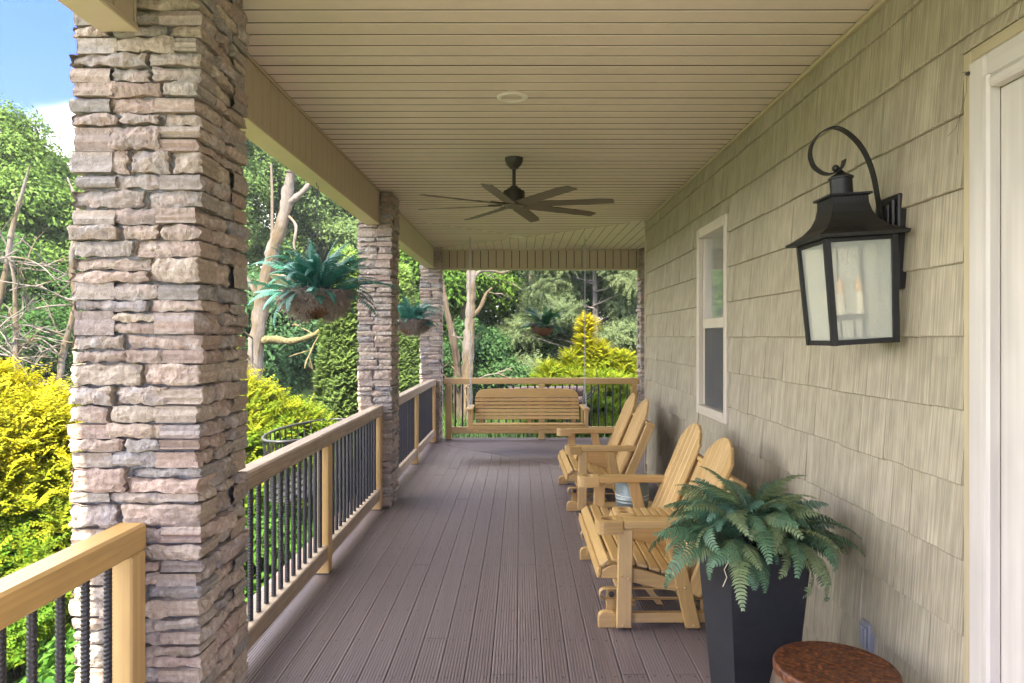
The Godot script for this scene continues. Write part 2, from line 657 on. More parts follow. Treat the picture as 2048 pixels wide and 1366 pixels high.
func deck() -> void:
	var d := structure("deck")
	var mats := [M.deck, M.deck, M.deck_light, M.deck_dark]
	var w := 0.1237
	# the long wing: boards run along the porch up to the slanting joint D = 9.33 - 1.06 x
	var n := 25
	for i in n:
		var x0 := -1.622 + w * i
		var x1 := x0 + w - 0.0045
		if i == n - 1:
			x1 = 1.474
		var cut := [-0.6]
		var at := rr(0.8, 4.9)
		while at < 8.2 - x0:
			cut.append(snappedf(at, 0.406) + 0.12)
			at += rr(4.6, 6.1)
		cut.append(99.0)
		for k in cut.size() - 1:
			var s0: float = cut[k]
			var s1: float = cut[k + 1]
			# board space: x along the porch (distance), z across -> world (z, y, -x)
			var fa := func(_z: float) -> float: return s0 + 0.0015
			var fe := func(z: float) -> float: return minf(s1 - 0.0015, 9.325 - 1.06 * z)
			var before := d.get_child_count()
			groove_board(x0, x1, fa, fe, mats[rng.randi() % 4], d)
			var o: MeshInstance3D = d.get_child(before)
			o.transform = Transform3D(Basis(Vector3(0, 0, -1), Vector3.UP, Vector3.RIGHT), Vector3(0, rr(-0.0006, 0.0006), 0))
	# the far wing: boards run across, from the joint to the right
	var rows := 28
	for i in rows:
		var d0 := 7.755 + w * i
		var d1 := d0 + w - 0.0045
		var fa := func(z: float) -> float: return (9.335 - (-z)) / 1.06
		var fe := func(_z: float) -> float: return 1.474 if d1 < 8.3 else 4.6
		var before := d.get_child_count()
		groove_board(-d1, -d0, fa, fe, mats[rng.randi() % 4], d)
		var o: MeshInstance3D = d.get_child(before)
		o.position.y = rr(-0.0006, 0.0006)
	var b := mk()
	b.box(Vector3(-1.60, -0.26, -11.18), Vector3(1.49, -0.03, 0.58), 0.004)
	b.box(Vector3(1.50, -0.26, -11.18), Vector3(4.58, -0.03, -8.38), 0.004)
	part("joists", b.done(), M.bark_brown, d)
	box_part("rim_board", Vector3(-1.66, -0.30, -11.30), Vector3(-1.626, -0.002, 0.6), M.deck_dark, d, Vector3.FORWARD)
	box_part("rim_board", Vector3(-1.62, -0.30, -11.30), Vector3(4.6, -0.002, -11.27), M.deck_dark, d)
	box_part("lattice_skirt", Vector3(-1.64, -1.6, -11.28), Vector3(-1.62, -0.31, 0.59), M.bark_brown, d)
	# screws along the joist lines, each a small dark head
	var sc := MultiMesh.new()
	sc.transform_format = MultiMesh.TRANSFORM_3D
	var head := MB.new()
	head.lathe(v2([0.0046, 0.0, 0.0042, 0.0012, 0.0001, 0.0012]), 8)
	sc.mesh = head.done()
	var spots := []
	for r in 24:
		var z := -0.5 - 0.406 * r
		for i in n:
			for s in [0.028, 0.092]:
				var x: float = -1.622 + w * i + s + rr(-0.004, 0.004)
				if -z < 9.2 - 1.06 * x and rng.randf() < 0.8:
					spots.append(Vector3(x, 0.0, z + rr(-0.012, 0.012)))
	sc.instance_count = spots.size()
	for i in spots.size():
		sc.set_instance_transform(i, Transform3D(Basis(), spots[i]))
	var smi := MultiMeshInstance3D.new()
	smi.name = "deck_screw"
	smi.multimesh = sc
	smi.material_override = M.black_metal
	smi.set_meta("kind", "stuff")
	d.add_child(smi)

	# a few dry leaf scraps blown onto the boards
	var lt := MultiMesh.new()
	lt.transform_format = MultiMesh.TRANSFORM_3D
	var scrap := MB.new()
	scrap.face([Vector3(-0.007, 0.0, 0.0), Vector3(0.0, 0.0015, 0.004), Vector3(0.008, 0.003, 0.0005), Vector3(0.001, 0.001, -0.004)], Vector3(0, -1, 0))
	lt.mesh = scrap.done()
	var bits := []
	for i in 90:
		var x := rr(-1.25, 1.3) if rng.randf() < 0.6 else rr(-1.28, -1.0)
		var sc2 := rr(0.35, 1.2)
		bits.append(Transform3D(Basis(Vector3.UP, rr(0, TAU)).scaled(Vector3(sc2, sc2, sc2)), Vector3(x, 0.0015, -rr(2.6, 10.0))))
	lt.instance_count = bits.size()
	for i in bits.size():
		lt.set_instance_transform(i, bits[i])
	var lmi := MultiMeshInstance3D.new()
	lmi.name = "leaf_scraps"
	lmi.multimesh = lt
	lmi.material_override = M.table_wood
	lmi.set_meta("kind", "stuff")
	d.add_child(lmi)


func ceiling() -> void:
	var c := structure("porch_ceiling")
	var w := 0.122
	var y := CEIL
	# boards across the long wing
	var i := 0
	while true:
		var d0 := -0.55 + w * i
		var d1 := d0 + w - 0.0045
		i += 1
		if d0 > 11.02:
			break
		var e0 := 1.485 if d0 < 8.36 else minf(1.485, (9.79 - d0) / 0.957)
		var e1 := 1.485 if d1 < 8.36 else minf(1.485, (9.79 - d1) / 0.957)
		if e1 < -1.28:
			break
		var b := mk(Vector3.RIGHT)
		var t := 0.0022 + rr(-0.001, 0.0014)
		soffit(b, [Vector3(-1.318, y - t, -d0), Vector3(e0, y - t, -d0), Vector3(e1, y + 0.0015, -d1), Vector3(-1.318, y + 0.0015, -d1)])
		part("ceiling_board", b.done(), M.soffit, c)
	# boards along the far wing's depth
	i = 0
	while true:
		var x0 := -1.25 + w * i
		var x1 := x0 + w - 0.0045
		i += 1
		if x0 > 4.5:
			break
		var s0 := maxf(8.37, 9.80 - 0.957 * x0)
		var s1 := maxf(8.37, 9.80 - 0.957 * x1)
		if x0 > 1.3:
			s0 = 8.37
			s1 = 8.37
		var b := mk(Vector3.FORWARD)
		soffit(b, [Vector3(x0, y - 0.002, -s0), Vector3(x0, y - 0.002, -11.09), Vector3(x1, y + 0.001, -11.09), Vector3(x1, y + 0.001, -s1)])
		part("ceiling_board", b.done(), M.soffit, c)
	box_part("ceiling_backing", Vector3(-1.5, y + 0.025, -11.3), Vector3(4.6, y + 0.05, 0.55), M.groove_shade, c)  # dark sheet that paints the shade seen through the board gaps
	var jx := mk(Vector3(1, 0, 0.957).normalized())
	jx.xf = Transform3D(Basis(Vector3.UP, -atan2(-0.957, 1.0)), Vector3(0.09, y, -9.70))
	part("mitre_strip", strip(jx, Vector3(-2.0, -0.006, -0.012), Vector3(1.97, -0.0035, 0.012)), M.soffit, c)
	# moulding where the ceiling meets the wall
	var b := mk(Vector3.FORWARD)
	b.box(Vector3(1.455, y - 0.028, -8.36), Vector3(1.487, y - 0.004, 0.5), 0.006)
	part("wall_moulding", b.done(), M.trim_tan, c)
	var r := structure("porch_roof")
	box_part("roof_deck", Vector3(-1.62, y + 0.055, -11.5), Vector3(8.0, y + 0.25, 0.6), M.bark_brown, r)
	var gb := mk()
	gb.box(Vector3(-1.66, y + 0.02, -11.5), Vector3(-1.625, y + 0.26, 0.62), 0.004)
	part("fascia_board", gb.done(), M.beam_wrap, r)


func strip(b: MB, lo: Vector3, hi: Vector3) -> ArrayMesh:
	b.box(lo, hi, 0.001)
	return b.done()


# a soffit board: face down, long edges folded up into the groove
func soffit(b: MB, q: Array) -> void:
	var m: Vector3 = (q[0] + q[1] + q[2] + q[3]) / 4.0 + Vector3(0, 0.3, 0)
	var across: Vector3 = (q[3] - q[0]).normalized() * 0.0018
	var a0: Vector3 = q[0] + across
	var a1: Vector3 = q[1] + across
	var c0: Vector3 = q[3] - across
	var c1: Vector3 = q[2] - across
	var lift := Vector3(0, 0.002, 0)
	b.face([a0, a1, c1, c0], m)
	b.face([q[0] + lift, q[1] + lift, a1, a0], m)
	b.face([c0, c1, q[2] + lift, q[3] + lift], m)


# ---------------------------------------------------------------- house wall
func shake_mesh(b: MB, d0: float, d1: float, y0: float, y1: float, butt: float, skew: float) -> void:
	# outer face leans: proud at the butt, thin at the top; x is the wall's outward normal reversed
	var x0 := WALL - butt
	var x1 := WALL - 0.004
	var lip := 0.004
	var f := WALL + 0.01
	var mid := Vector3(WALL + 0.2, (y0 + y1) * 0.5, -(d0 + d1) * 0.5)
	var e := 0.0009
	var top := y1 + 0.02
	var xt := x1
	var p := [Vector3(x0, y0 + lip, -d0 - e), Vector3(x0, y0 + lip + skew, -d1 + e), Vector3(xt, top, -d1 + e), Vector3(xt, top, -d0 - e)]
	b.face(p, mid)
	b.face([Vector3(x0 + lip, y0, -d0 - e), Vector3(x0 + lip, y0 + skew, -d1 + e), p[1], p[0]], mid)
	b.face([Vector3(f, y0, -d0 - e), Vector3(f, y0 + skew, -d1 + e), Vector3(x0 + lip, y0 + skew, -d1 + e), Vector3(x0 + lip, y0, -d0 - e)], Vector3(WALL, y1, -(d0 + d1) * 0.5))
	b.face([Vector3(f, y0, -d0 - e), Vector3(x0 + lip, y0, -d0 - e), p[0], p[3], Vector3(f, top, -d0 - e)], Vector3(WALL, y0, -d1))
	b.face([Vector3(f, y0 + skew, -d1 + e), Vector3(x0 + lip, y0 + skew, -d1 + e), p[1], p[2], Vector3(f, top, -d1 + e)], Vector3(WALL, y0, -d0))


func house() -> void:
	var h := thing("house", "house wall clad in tan staggered shingles along the right of the porch", "house", Vector3.ZERO)
	# wall core, in pieces round the window (D 5.05..5.89, y 0.976..2.48) and with rooms behind
	var lo_y := GROUND - 0.6
	var b := mk()
	var x0 := WALL + 0.003
	var x1 := WALL + 0.16
	b.box(Vector3(x0, lo_y, -5.11), Vector3(x1, 3.02, 0.55), 0.0)
	b.box(Vector3(x0, lo_y, -8.35), Vector3(x1, 3.02, -5.83), 0.0)
	b.box(Vector3(x0, lo_y, -5.829), Vector3(x1, 1.03, -5.111), 0.0)
	b.box(Vector3(x0, 2.42, -5.829), Vector3(x1, 3.02, -5.111), 0.0)
	b.box(Vector3(x1 + 0.001, lo_y, -8.35), Vector3(8, 3.02, -8.2), 0.0)
	b.box(Vector3(x1 + 0.001, lo_y, 0.4), Vector3(8, 3.02, 0.55), 0.0)
	b.box(Vector3(7.85, lo_y, -8.199), Vector3(8, 3.02, 0.399), 0.0)
	part("wall_core", b.done(), M.shake, h)
	box_part("inner_wall", Vector3(3.4, -0.1, -8.19), Vector3(3.45, 3.0, 0.39), M.dark_room, h)
	box_part("inner_floor", Vector3(x1 + 0.01, -0.12, -8.19), Vector3(7.8, -0.05, 0.39), M.dark_room, h)
	# shingles
	var list := []
	var rows := 13
	for r in rows:
		var y0 := 1.6 + 0.248 * (r - 7)
		var y1 := minf(y0 + 0.248, 2.96)
		var edges := [1.28]
		if y1 <= 2.56:
			edges = [2.36]
		if y0 < 2.535 and y1 > 2.56:
			edges = [1.28, 1.5, 1.66, 1.9, 2.1, 2.36]
		var at: float = edges[-1]
		while at < 8.33:
			at += [0.075, 0.11, 0.14, 0.17, 0.2, 0.25, 0.13][rng.randi() % 7] * rr(0.9, 1.12)
			edges.append(minf(at, 8.335))
		var cut := []
		for e in edges:
			cut.append(e)
		if y0 < 2.48 and y1 > 0.976:
			cut = []
			for k in edges.size():
				var e: float = edges[k]
				if e < 5.02 or e > 5.94:
					cut.append(e)
				if k < edges.size() - 1 and e <= 5.02 and edges[k + 1] > 5.02:
					cut.append(5.046)
					cut.append(5.896)
		for k in cut.size() - 1:
			var d0: float = cut[k]
			var d1: float = cut[k + 1]
			if d1 - d0 < 0.012:
				continue
			var lo := y0 + rr(-0.004, 0.004) * (1.1 if y0 < 1.5 else 0.5)
			var hi := y1
			if d0 > 5.04 and d1 < 5.9 and d1 - d0 > 0.7:
				if y0 > 0.976 and y1 < 2.48:
					continue
				if y0 < 0.976:
					hi = 0.972
				else:
					lo = 2.484
				var seg := d0
				while seg < d1 - 0.02:
					var nx := minf(seg + rr(0.12, 0.24), d1)
					list.append([seg, nx, lo, hi, 0.017, 0.0])
					seg = nx
				continue
			if y0 < 2.535 and y1 > 2.56 and d1 < 2.37:
				lo = 2.539
			list.append([d0, d1, lo, hi, rr(0.019, 0.027), rr(-0.002, 0.002)])
	list.sort_custom(func(a, c): return (a[1] - a[0]) / a[0] / a[0] > (c[1] - c[0]) / c[0] / c[0])
	var rest := {}
	for i in list.size():
		var s: Array = list[i]
		var m: Material = [M.shake, M.shake, M.shake_pale, M.shake_dark][rng.randi() % 4]
		if i < 299:
			b = mk(Vector3.UP)
			shake_mesh(b, s[0], s[1], s[2], s[3], s[4], s[5])
			part("shingle", b.done(), m, h)
		else:
			if not rest.has(m):
				rest[m] = mk(Vector3.UP)
			rest[m].off = Vector2(rr(0, 7), rr(0, 7))
			shake_mesh(rest[m], s[0], s[1], s[2], s[3], s[4], s[5])
	for m in rest:
		part("shingles", rest[m].done(), m, h).set_meta("kind", "stuff")
	# wide plain courses beside the camera, out of its sight
	for r in rows:
		b = mk(Vector3.UP)
		var y0 := 1.6 + 0.248 * (r - 7)
		shake_mesh(b, -0.54, 0.19 if y0 < 2.4 else 1.275, y0 if y0 < 2.3 or y0 > 2.5 else 2.539, minf(y0 + 0.248, 2.96), 0.018, 0.0)
		part("shingle_course", b.done(), M.shake, h)
	# corner board
	var corner := mk(Vector3.UP)
	corner.box(Vector3(1.462, -0.02, -8.372), Vector3(1.492, 2.955, -8.338), 0.003)
	part("corner_board", corner.done(), M.fascia, h)
	# window
	var wn := Node3D.new()
	wn.name = "window"
	h.add_child(wn)
	var fx0 := WALL - 0.032
	var fx1 := WALL + 0.09
	var fr := mk(Vector3.UP)
	fr.box(Vector3(fx0, 0.976, -5.112), Vector3(fx1, 2.48, -5.05), 0.006)
	fr.box(Vector3(fx0, 0.976, -5.89), Vector3(fx1, 2.48, -5.828), 0.006)
	fr.grain = Vector3.FORWARD
	fr.box(Vector3(fx0 - 0.002, 0.974, -5.8145), Vector3(fx1, 1.05, -5.1255), 0.006)
	fr.box(Vector3(fx0 - 0.002, 2.405, -5.8145), Vector3(fx1, 2.482, -5.1255), 0.006)
	part("frame", fr.done(), M.window_trim, wn)
	var sa := mk(Vector3.UP)
	sa.box(Vector3(WALL + 0.004, 1.67, -5.8145), Vector3(WALL + 0.06, 1.745, -5.1255), 0.004)
	sa.box(Vector3(WALL + 0.006, 1.051, -5.152), Vector3(WALL + 0.05, 1.669, -5.126), 0.003)
	sa.box(Vector3(WALL + 0.006, 1.051, -5.814), Vector3(WALL + 0.05, 1.669, -5.788), 0.003)
	sa.box(Vector3(WALL + 0.006, 1.7455, -5.145), Vector3(WALL + 0.05, 2.404, -5.126), 0.003)
	sa.box(Vector3(WALL + 0.006, 1.7455, -5.814), Vector3(WALL + 0.05, 2.404, -5.795), 0.003)
	part("sash", sa.done(), M.window_trim, wn)
	box_part("pane", Vector3(WALL + 0.022, 1.7457, -5.794), Vector3(WALL + 0.026, 2.4035, -5.146), M.glass, wn, Vector3.UP, 0.0)
	box_part("pane", Vector3(WALL + 0.042, 1.0515, -5.787), Vector3(WALL + 0.046, 1.6685, -5.153), M.glass, wn, Vector3.UP, 0.0)
	box_part("pane", Vector3(WALL + 0.038, 1.7457, -5.794), Vector3(WALL + 0.042, 2.4035, -5.146), M.glass, wn, Vector3.UP, 0.0)
	box_part("insect_screen", Vector3(WALL + 0.014, 1.0515, -5.787), Vector3(WALL + 0.015, 1.6685, -5.153), M.insect_screen, wn, Vector3.UP, 0.0)
	# door casing and door (D 0.2 .. 2.36)
	var dn := Node3D.new()
	dn.name = "door_frame"
	h.add_child(dn)
	b = mk(Vector3.UP)
	b.box(Vector3(WALL - 0.022, -0.0, -2.355), Vector3(WALL + 0.001, 2.535, -2.315), 0.004)
	b.grain = Vector3.FORWARD
	b.box(Vector3(WALL - 0.023, 2.495, -2.3145), Vector3(WALL + 0.001, 2.536, -0.2), 0.004)
	part("outer_trim", b.done(), M.trim_tan, dn)
	b = mk(Vector3.UP)
	b.box(Vector3(WALL - 0.034, 0.0, -2.3145), Vector3(WALL + 0.001, 2.494, -2.225), 0.012)
	b.box(Vector3(WALL - 0.046, 0.0, -2.2245), Vector3(WALL + 0.001, 2.42, -2.195), 0.008)
	b.grain = Vector3.FORWARD
	b.box(Vector3(WALL - 0.035, 2.405, -2.2247), Vector3(WALL + 0.001, 2.4945, -0.2), 0.012)
	b.box(Vector3(WALL - 0.047, 2.372, -2.1945), Vector3(WALL + 0.001, 2.4045, -0.2), 0.008)
	part("casing", b.done(), M.trim, dn)
	b = mk(Vector3.UP)
	b.box(Vector3(WALL - 0.006, 0.0, -2.1943), Vector3(WALL + 0.001, 2.37, -2.06), 0.002)
	b.grain = Vector3.FORWARD
	b.box(Vector3(WALL - 0.007, 2.24, -2.0595), Vector3(WALL + 0.001, 2.371, -0.2), 0.002)
	part("jamb", b.done(), M.trim, dn)
	box_part("door", Vector3(WALL - 0.018, 0.02, -2.059), Vector3(WALL + 0.001, 2.235, -0.25), M.trim, dn, Vector3.UP, 0.006)


# ---------------------------------------------------------------- beams and stone columns
func beam(label: String, a: Vector3, e: Vector3, inner: Vector3) -> void:
	# from a to e along its inner face at ceiling level; «inner» points into the porch
	var t := thing("porch_beam", label, "beam", a, 0.0, "panelled beams under the porch ceiling")
	var along := (e - a).normalized()
	var length: float = a.distance_to(e)
	var bs := Basis(along, Vector3.UP, along.cross(Vector3.UP))
	var s := 1.0 if bs.z.dot(inner) > 0 else -1.0
	var h := CEIL - 2.653
	# local frame: x along, z outwards-or-inwards by s
	var xf := Transform3D(bs, Vector3.ZERO)
	var zz := func(z0: float, z1: float) -> Vector2: return Vector2(minf(z0 * s, z1 * s), maxf(z0 * s, z1 * s))
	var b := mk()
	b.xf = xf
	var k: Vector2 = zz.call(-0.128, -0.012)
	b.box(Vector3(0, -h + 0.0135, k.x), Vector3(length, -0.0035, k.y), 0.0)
	part("core", b.done(), M.groove_shade, t)  # coloured dark so the joints between panels look shaded
	b = mk()
	b.xf = xf
	k = zz.call(-0.132, 0.001)
	b.box(Vector3(0, -h, k.x), Vector3(length, -h + 0.012, k.y), 0.002)
	part("underside", b.done(), M.beam_wrap, t)
	b = mk()
	b.xf = xf
	k = zz.call(-0.003, 0.008)
	b.box(Vector3(0, -0.022, k.x), Vector3(length, -0.003, k.y), 0.004)
	part("top_moulding", b.done(), M.fascia, t)
	b = mk()
	b.xf = xf
	k = zz.call(-0.003, 0.002)
	b.box(Vector3(0, -h + 0.0125, k.x), Vector3(length, -h + 0.026, k.y), 0.003)
	part("bottom_moulding", b.done(), M.fascia, t)
	var x := 0.0
	while x < length - 0.01:
		var x1: float = minf(x + 0.122, length)
		b = mk(Vector3.UP)
		b.xf = xf
		k = zz.call(-0.0115, -0.001)
		b.box(Vector3(x + 0.0055, -h + 0.027, k.x), Vector3(x1 - 0.0055, -0.0225, k.y), 0.001)
		part("panel", b.done(), M.fascia, t)
		x = x1


func beams() -> void:
	var y := CEIL
	beam("near tan porch beam that meets the large stone column from the front", Vector3(-1.32, y, 0.5), Vector3(-1.32, y, -2.45), Vector3.RIGHT)
	beam("long tan panelled beam between the near and middle stone columns", Vector3(-1.32, y, -2.9), Vector3(-1.32, y, -6.66), Vector3.RIGHT)
	beam("tan panelled beam between the middle and far left stone columns", Vector3(-1.32, y, -7.1), Vector3(-1.32, y, -10.83), Vector3.RIGHT)
	beam("tan panelled beam crossing above the porch swing at the far end", Vector3(-1.235, y, -11.1), Vector3(4.4, y, -11.1), Vector3(0, 0, 1))


func stone_mesh(w: float, h: float, proud: float, deep: PackedFloat32Array, cell: float) -> ArrayMesh:
	# w wide (x), h high (y), face at z = proud; the rim folds back through «deep»
	var b := MB.new()
	b.tinted = true
	var nx := clampi(int(w / cell), 3, 18)
	var ny := clampi(int(h / cell), 3, 8)
	var sd := rng.randf() * 900.0
	var tone := rng.randf()
	var base: Color
	if tone < 0.34:
		base = Color(0.55, 0.48, 0.405)
	elif tone < 0.58:
		base = Color(0.53, 0.43, 0.37)
	elif tone < 0.8:
		base = Color(0.47, 0.45, 0.42)
	elif tone < 0.9:
		base = Color(0.60, 0.53, 0.43)
	else:
		base = Color(0.40, 0.36, 0.335)
	base = base * Color(1.06, 1.0, 0.9) * rr(0.6, 0.86)
	var other := [Color(0.56, 0.42, 0.34), Color(0.42, 0.41, 0.405), Color(0.64, 0.56, 0.45)][rng.randi() % 3] as Color
	var tilt := Vector2(rr(-0.10, 0.10), rr(-0.22, 0.16))
	var planes := []
	for i in 4:
		planes.append(Vector3(rr(-0.2, 0.2), rr(-0.45, 0.34), rr(0.0, 0.009)))
	var wav := rr(0.6, 1.6)
	var grid := PackedVector3Array()
	for j in ny + 1:
		for i in nx + 1:
			var u := float(i) / nx
			var t := float(j) / ny
			var x := (u - 0.5) * w
			var y := (t - 0.5) * h
			# uneven outline
			var ex := maxf(0.0, absf(u - 0.5) * 2.0 - 0.6) / 0.4
			var ey := maxf(0.0, absf(t - 0.5) * 2.0 - 0.2) / 0.8
			x += signf(u - 0.5) * ex * -0.006 * (1.0 + noise.get_noise_2d(y * 2000 + sd, 3.0) * 2.2)
			y += signf(t - 0.5) * ey * -0.003 * (1.0 + noise.get_noise_2d(x * 560 * wav + sd, 9.0 * signf(t - 0.5)) * 3.4)
			var edge := minf(minf(u, 1 - u) * w, minf(t, 1 - t) * h)
			var n1 := noise.get_noise_3d(x * 900 + sd, y * 1500, sd)
			var n2 := absf(noise.get_noise_3d(x * 1500 + sd, y * 3200 + x * 900, sd + 50.0))
			var z := 1.0
			for q in planes:
				z = minf(z, q.x * x + q.y * y + q.z)
			z = proud + z + n1 * 0.009 - n2 * 0.012 + tilt.x * x * 0.4
			z -= 0.0045 * pow(1.0 - clampf(edge / 0.006, 0.0, 1.0), 2.0)
			grid.append(Vector3(x, y, z))
	var cols := PackedColorArray()
	for p in grid:
		var k := clampf(noise.get_noise_3d(p.x * 500 + sd, p.y * 900, sd + 7.0) * 1.2 + 0.35, 0.0, 1.0)
		var g := 1.0 + noise.get_noise_3d(p.x * 2600, p.y * 2600, sd) * 0.16
		cols.append(base.lerp(other, k * 0.6) * g)
	# face
	var tri := PackedInt32Array()
	for j in ny:
		for i in nx:
			var a := j * (nx + 1) + i
			if (i + j) % 2 == 0:
				tri.append_array([a, a + 1, a + nx + 2, a, a + nx + 2, a + nx + 1])
			else:
				tri.append_array([a, a + 1, a + nx + 1, a + 1, a + nx + 2, a + nx + 1])
	# rim rings
	var ring := PackedInt32Array()
	for i in nx:
		ring.append(i)
	for j in ny:
		ring.append(j * (nx + 1) + nx)
	for i in nx:
		ring.append(ny * (nx + 1) + nx - i)
	for j in ny:
		ring.append((ny - j) * (nx + 1))
	var last := ring
	for dz in deep:
		var now := PackedInt32Array()
		for r in ring:
			var p := grid[r]
			var o := Vector2(p.x, p.y).normalized() * noise.get_noise_3d(p.x * 1400 + sd, p.y * 1400, dz * 1500) * 0.006
			now.append(grid.size())
			grid.append(Vector3(p.x + o.x, p.y + o.y * 0.5, proud - dz))
			cols.append(cols[r] * 0.97)
		for k in ring.size():
			var k2 := (k + 1) % ring.size()
			tri.append_array([last[k], now[k], now[k2], last[k], now[k2], last[k2]])
		last = now
	# crisp but not hard: blend face normals at each vertex
	var nn := PackedVector3Array()
	nn.resize(grid.size())
	for k in range(0, tri.size(), 3):
		var f := (grid[tri[k + 1]] - grid[tri[k]]).cross(grid[tri[k + 2]] - grid[tri[k]])
		for q in 3:
			nn[tri[k + q]] += f
	for k in range(0, tri.size(), 3):
		var f := (grid[tri[k + 1]] - grid[tri[k]]).cross(grid[tri[k + 2]] - grid[tri[k]]).normalized()
		var s := b.v.size()
		for q in 3:
			var id := tri[k + q]
			b.col = cols[id]
			b.put(grid[id], (nn[id].normalized() * 0.12 + f * 0.88).normalized(), Vector2(grid[id].x, grid[id].y))
		b.ix.append_array([s, s + 2, s + 1])
	return b.done()


func column(label: String, x0: float, x1: float, d0: float, d1: float, cell: float, fine_back: bool, coarse := 1.0) -> void:
	var cx := (x0 + x1) * 0.5
	var cz := -(d0 + d1) * 0.5
	var t := thing("stone_column", label, "column", Vector3(cx, 0, cz), 0.0, "stone columns holding up the porch")
	var hx := (x1 - x0) * 0.5
	var hz := (d1 - d0) * 0.5
	box_part("mortar_core", Vector3(-hx + 0.036, -0.02, -hz + 0.036), Vector3(hx - 0.036, CEIL - 0.003, hz - 0.036), M.mortar, t, Vector3.UP, 0.0)
	# four faces: front (+z), right (+x), back, left
	var faces := [Basis(), Basis(Vector3.UP, PI / 2), Basis(Vector3.UP, PI), Basis(Vector3.UP, -PI / 2)]
	var half := [hx, hz, hx, hz]
	var outd := [hz, hx, hz, hx]
	var y := 0.0
	var count := 0
	var row := 0
	var hidden := SurfaceTool.new()
	hidden.begin(Mesh.PRIMITIVE_TRIANGLES)
	var any := false
	while y < CEIL - 0.03:
		var h: float = [0.040, 0.047, 0.054, 0.060, 0.066, 0.084, 0.057][rng.randi() % 7] * rr(0.94, 1.06) * coarse
		if y + h > CEIL - 0.05:
			h = CEIL - 0.004 - y
		var ret := []
		var own := []
		for k in 4:
			own.append((row + k) % 2 == 0 if rng.randf() < 0.85 else (row + k) % 2 == 1)
			ret.append(rr(0.05, 0.11))
		for k in 4:
			# corner k joins face k (its right end) with face k+1 (its left end)
			var left := (k + 3) % 4
			var a: float = -half[k] - 0.004 if not own[left] else -half[k] + ret[left] * 0.0 + 0.03 + ret[left]
			var e: float = half[k] + 0.004 if own[k] else half[k] - 0.03 - ret[k]
			var deepk: bool = k < 2 or fine_back
			var span := e - a
			var cuts := [a]
			var want := 2 if span > 0.3 else 1
			if rng.randf() < 0.1:
				want += 1
			if span < 0.17:
				want = 1
			if not deepk:
				want = 1
			for q in range(1, want):
				cuts.append(a + span * (float(q) / want + rr(-0.2, 0.2) / want * 1.3))
			cuts.append(e)
			for q in cuts.size() - 1:
				var s0: float = cuts[q] + 0.002
				var s1: float = cuts[q + 1] - 0.002
				# now and then a course splits in two thin stones
				var parts := [[y, y + h]]
				if h > 0.074 * coarse and rng.randf() < 0.3 and deepk:
					var mid := y + h * rr(0.42, 0.58)
					parts = [[y, mid], [mid, y + h]]
				for pr in parts:
					var w: float = s1 - s0
					var hh: float = pr[1] - pr[0] - rr(-0.001, 0.003)
					var corner: bool = (q == 0 and not own[left]) or (q == cuts.size() - 2 and own[k])
					var back := PackedFloat32Array([0.012, 0.035, 0.07, 0.11, 0.15]) if corner else PackedFloat32Array([0.016, 0.06])
					var m := stone_mesh(w, hh, 0.0, back, cell if deepk else 0.08)
					var pos: Vector3 = faces[k] * Vector3((s0 + s1) * 0.5, 0, outd[k] + rr(-0.013, 0.014)) + Vector3(0, (pr[0] + pr[1]) * 0.5, 0)
					var sx := Transform3D(faces[k] * Basis(Vector3(0, 0, 1), rr(-0.012, 0.012)), pos)
					if k == 2 or count >= 299:
						hidden.append_from(m, 0, sx)
						any = true
						continue
					part("stone", m, M.stone, t, sx)
					count += 1
		y += h
		row += 1
	if any:
		part("stones", hidden.commit(), M.stone, t).set_meta("kind", "stuff")


func columns() -> void:
	noise.seed = 5
	noise.frequency = 0.02
	noise.fractal_octaves = 3
	noise.noise_type = FastNoiseLite.TYPE_SIMPLEX_SMOOTH
	column("large near stone column filling the left of the view", -1.561, -1.108, 2.455, 2.895, 0.011, false)
	column("middle stone column behind the nearest hanging fern basket", -1.535, -1.208, 6.66, 7.1, 0.02, false, 1.05)
	column("far left stone column at the corner beside the swing", -1.545, -1.225, 10.83, 11.28, 0.03, false, 1.15)
	column("far right stone column half hidden by the house corner", 1.845, 2.25, 10.9, 11.3, 0.035, false, 1.2)


# ---------------------------------------------------------------- railings
var rebar_mesh: ArrayMesh
var rebar_far: ArrayMesh


func rebar(ribs: int, sides: int) -> ArrayMesh:
	# a ribbed reinforcing bar 0.64 m tall: slanting ribs on two sides, a seam along each edge
	var b := MB.new()
	var h := 0.66
	var r := 0.0118
	for i in ribs * 3 + 1:
		var y := h * i / (ribs * 3)
		for s in sides + 1:
			var a := TAU * s / sides
			var rib := 1.0 if i % 3 == 1 else 0.0
			var seam := 0.0022 if absf(sin(a)) < 0.25 else 0.0
			var rad := r + maxf(rib * 0.0030 * absf(sin(a)), seam)
			var yy := y + cos(a) * 0.0035 * (1.0 if sin(a) >= 0 else -1.0)
			b.put(Vector3(cos(a) * rad, clampf(yy, 0, h), sin(a) * rad), Vector3(cos(a), 0.75 * (1.0 if i % 3 == 2 else (-1.0 if i % 3 == 0 else 0.0)) * absf(sin(a)), sin(a)), Vector2(y, a))
	for i in ribs * 3:
		for s in sides:
			var a := i * (sides + 1) + s
			b.ix.append_array([a, a + 1, a + sides + 1, a + 1, a + sides + 2, a + sides + 1])
	return b.done()


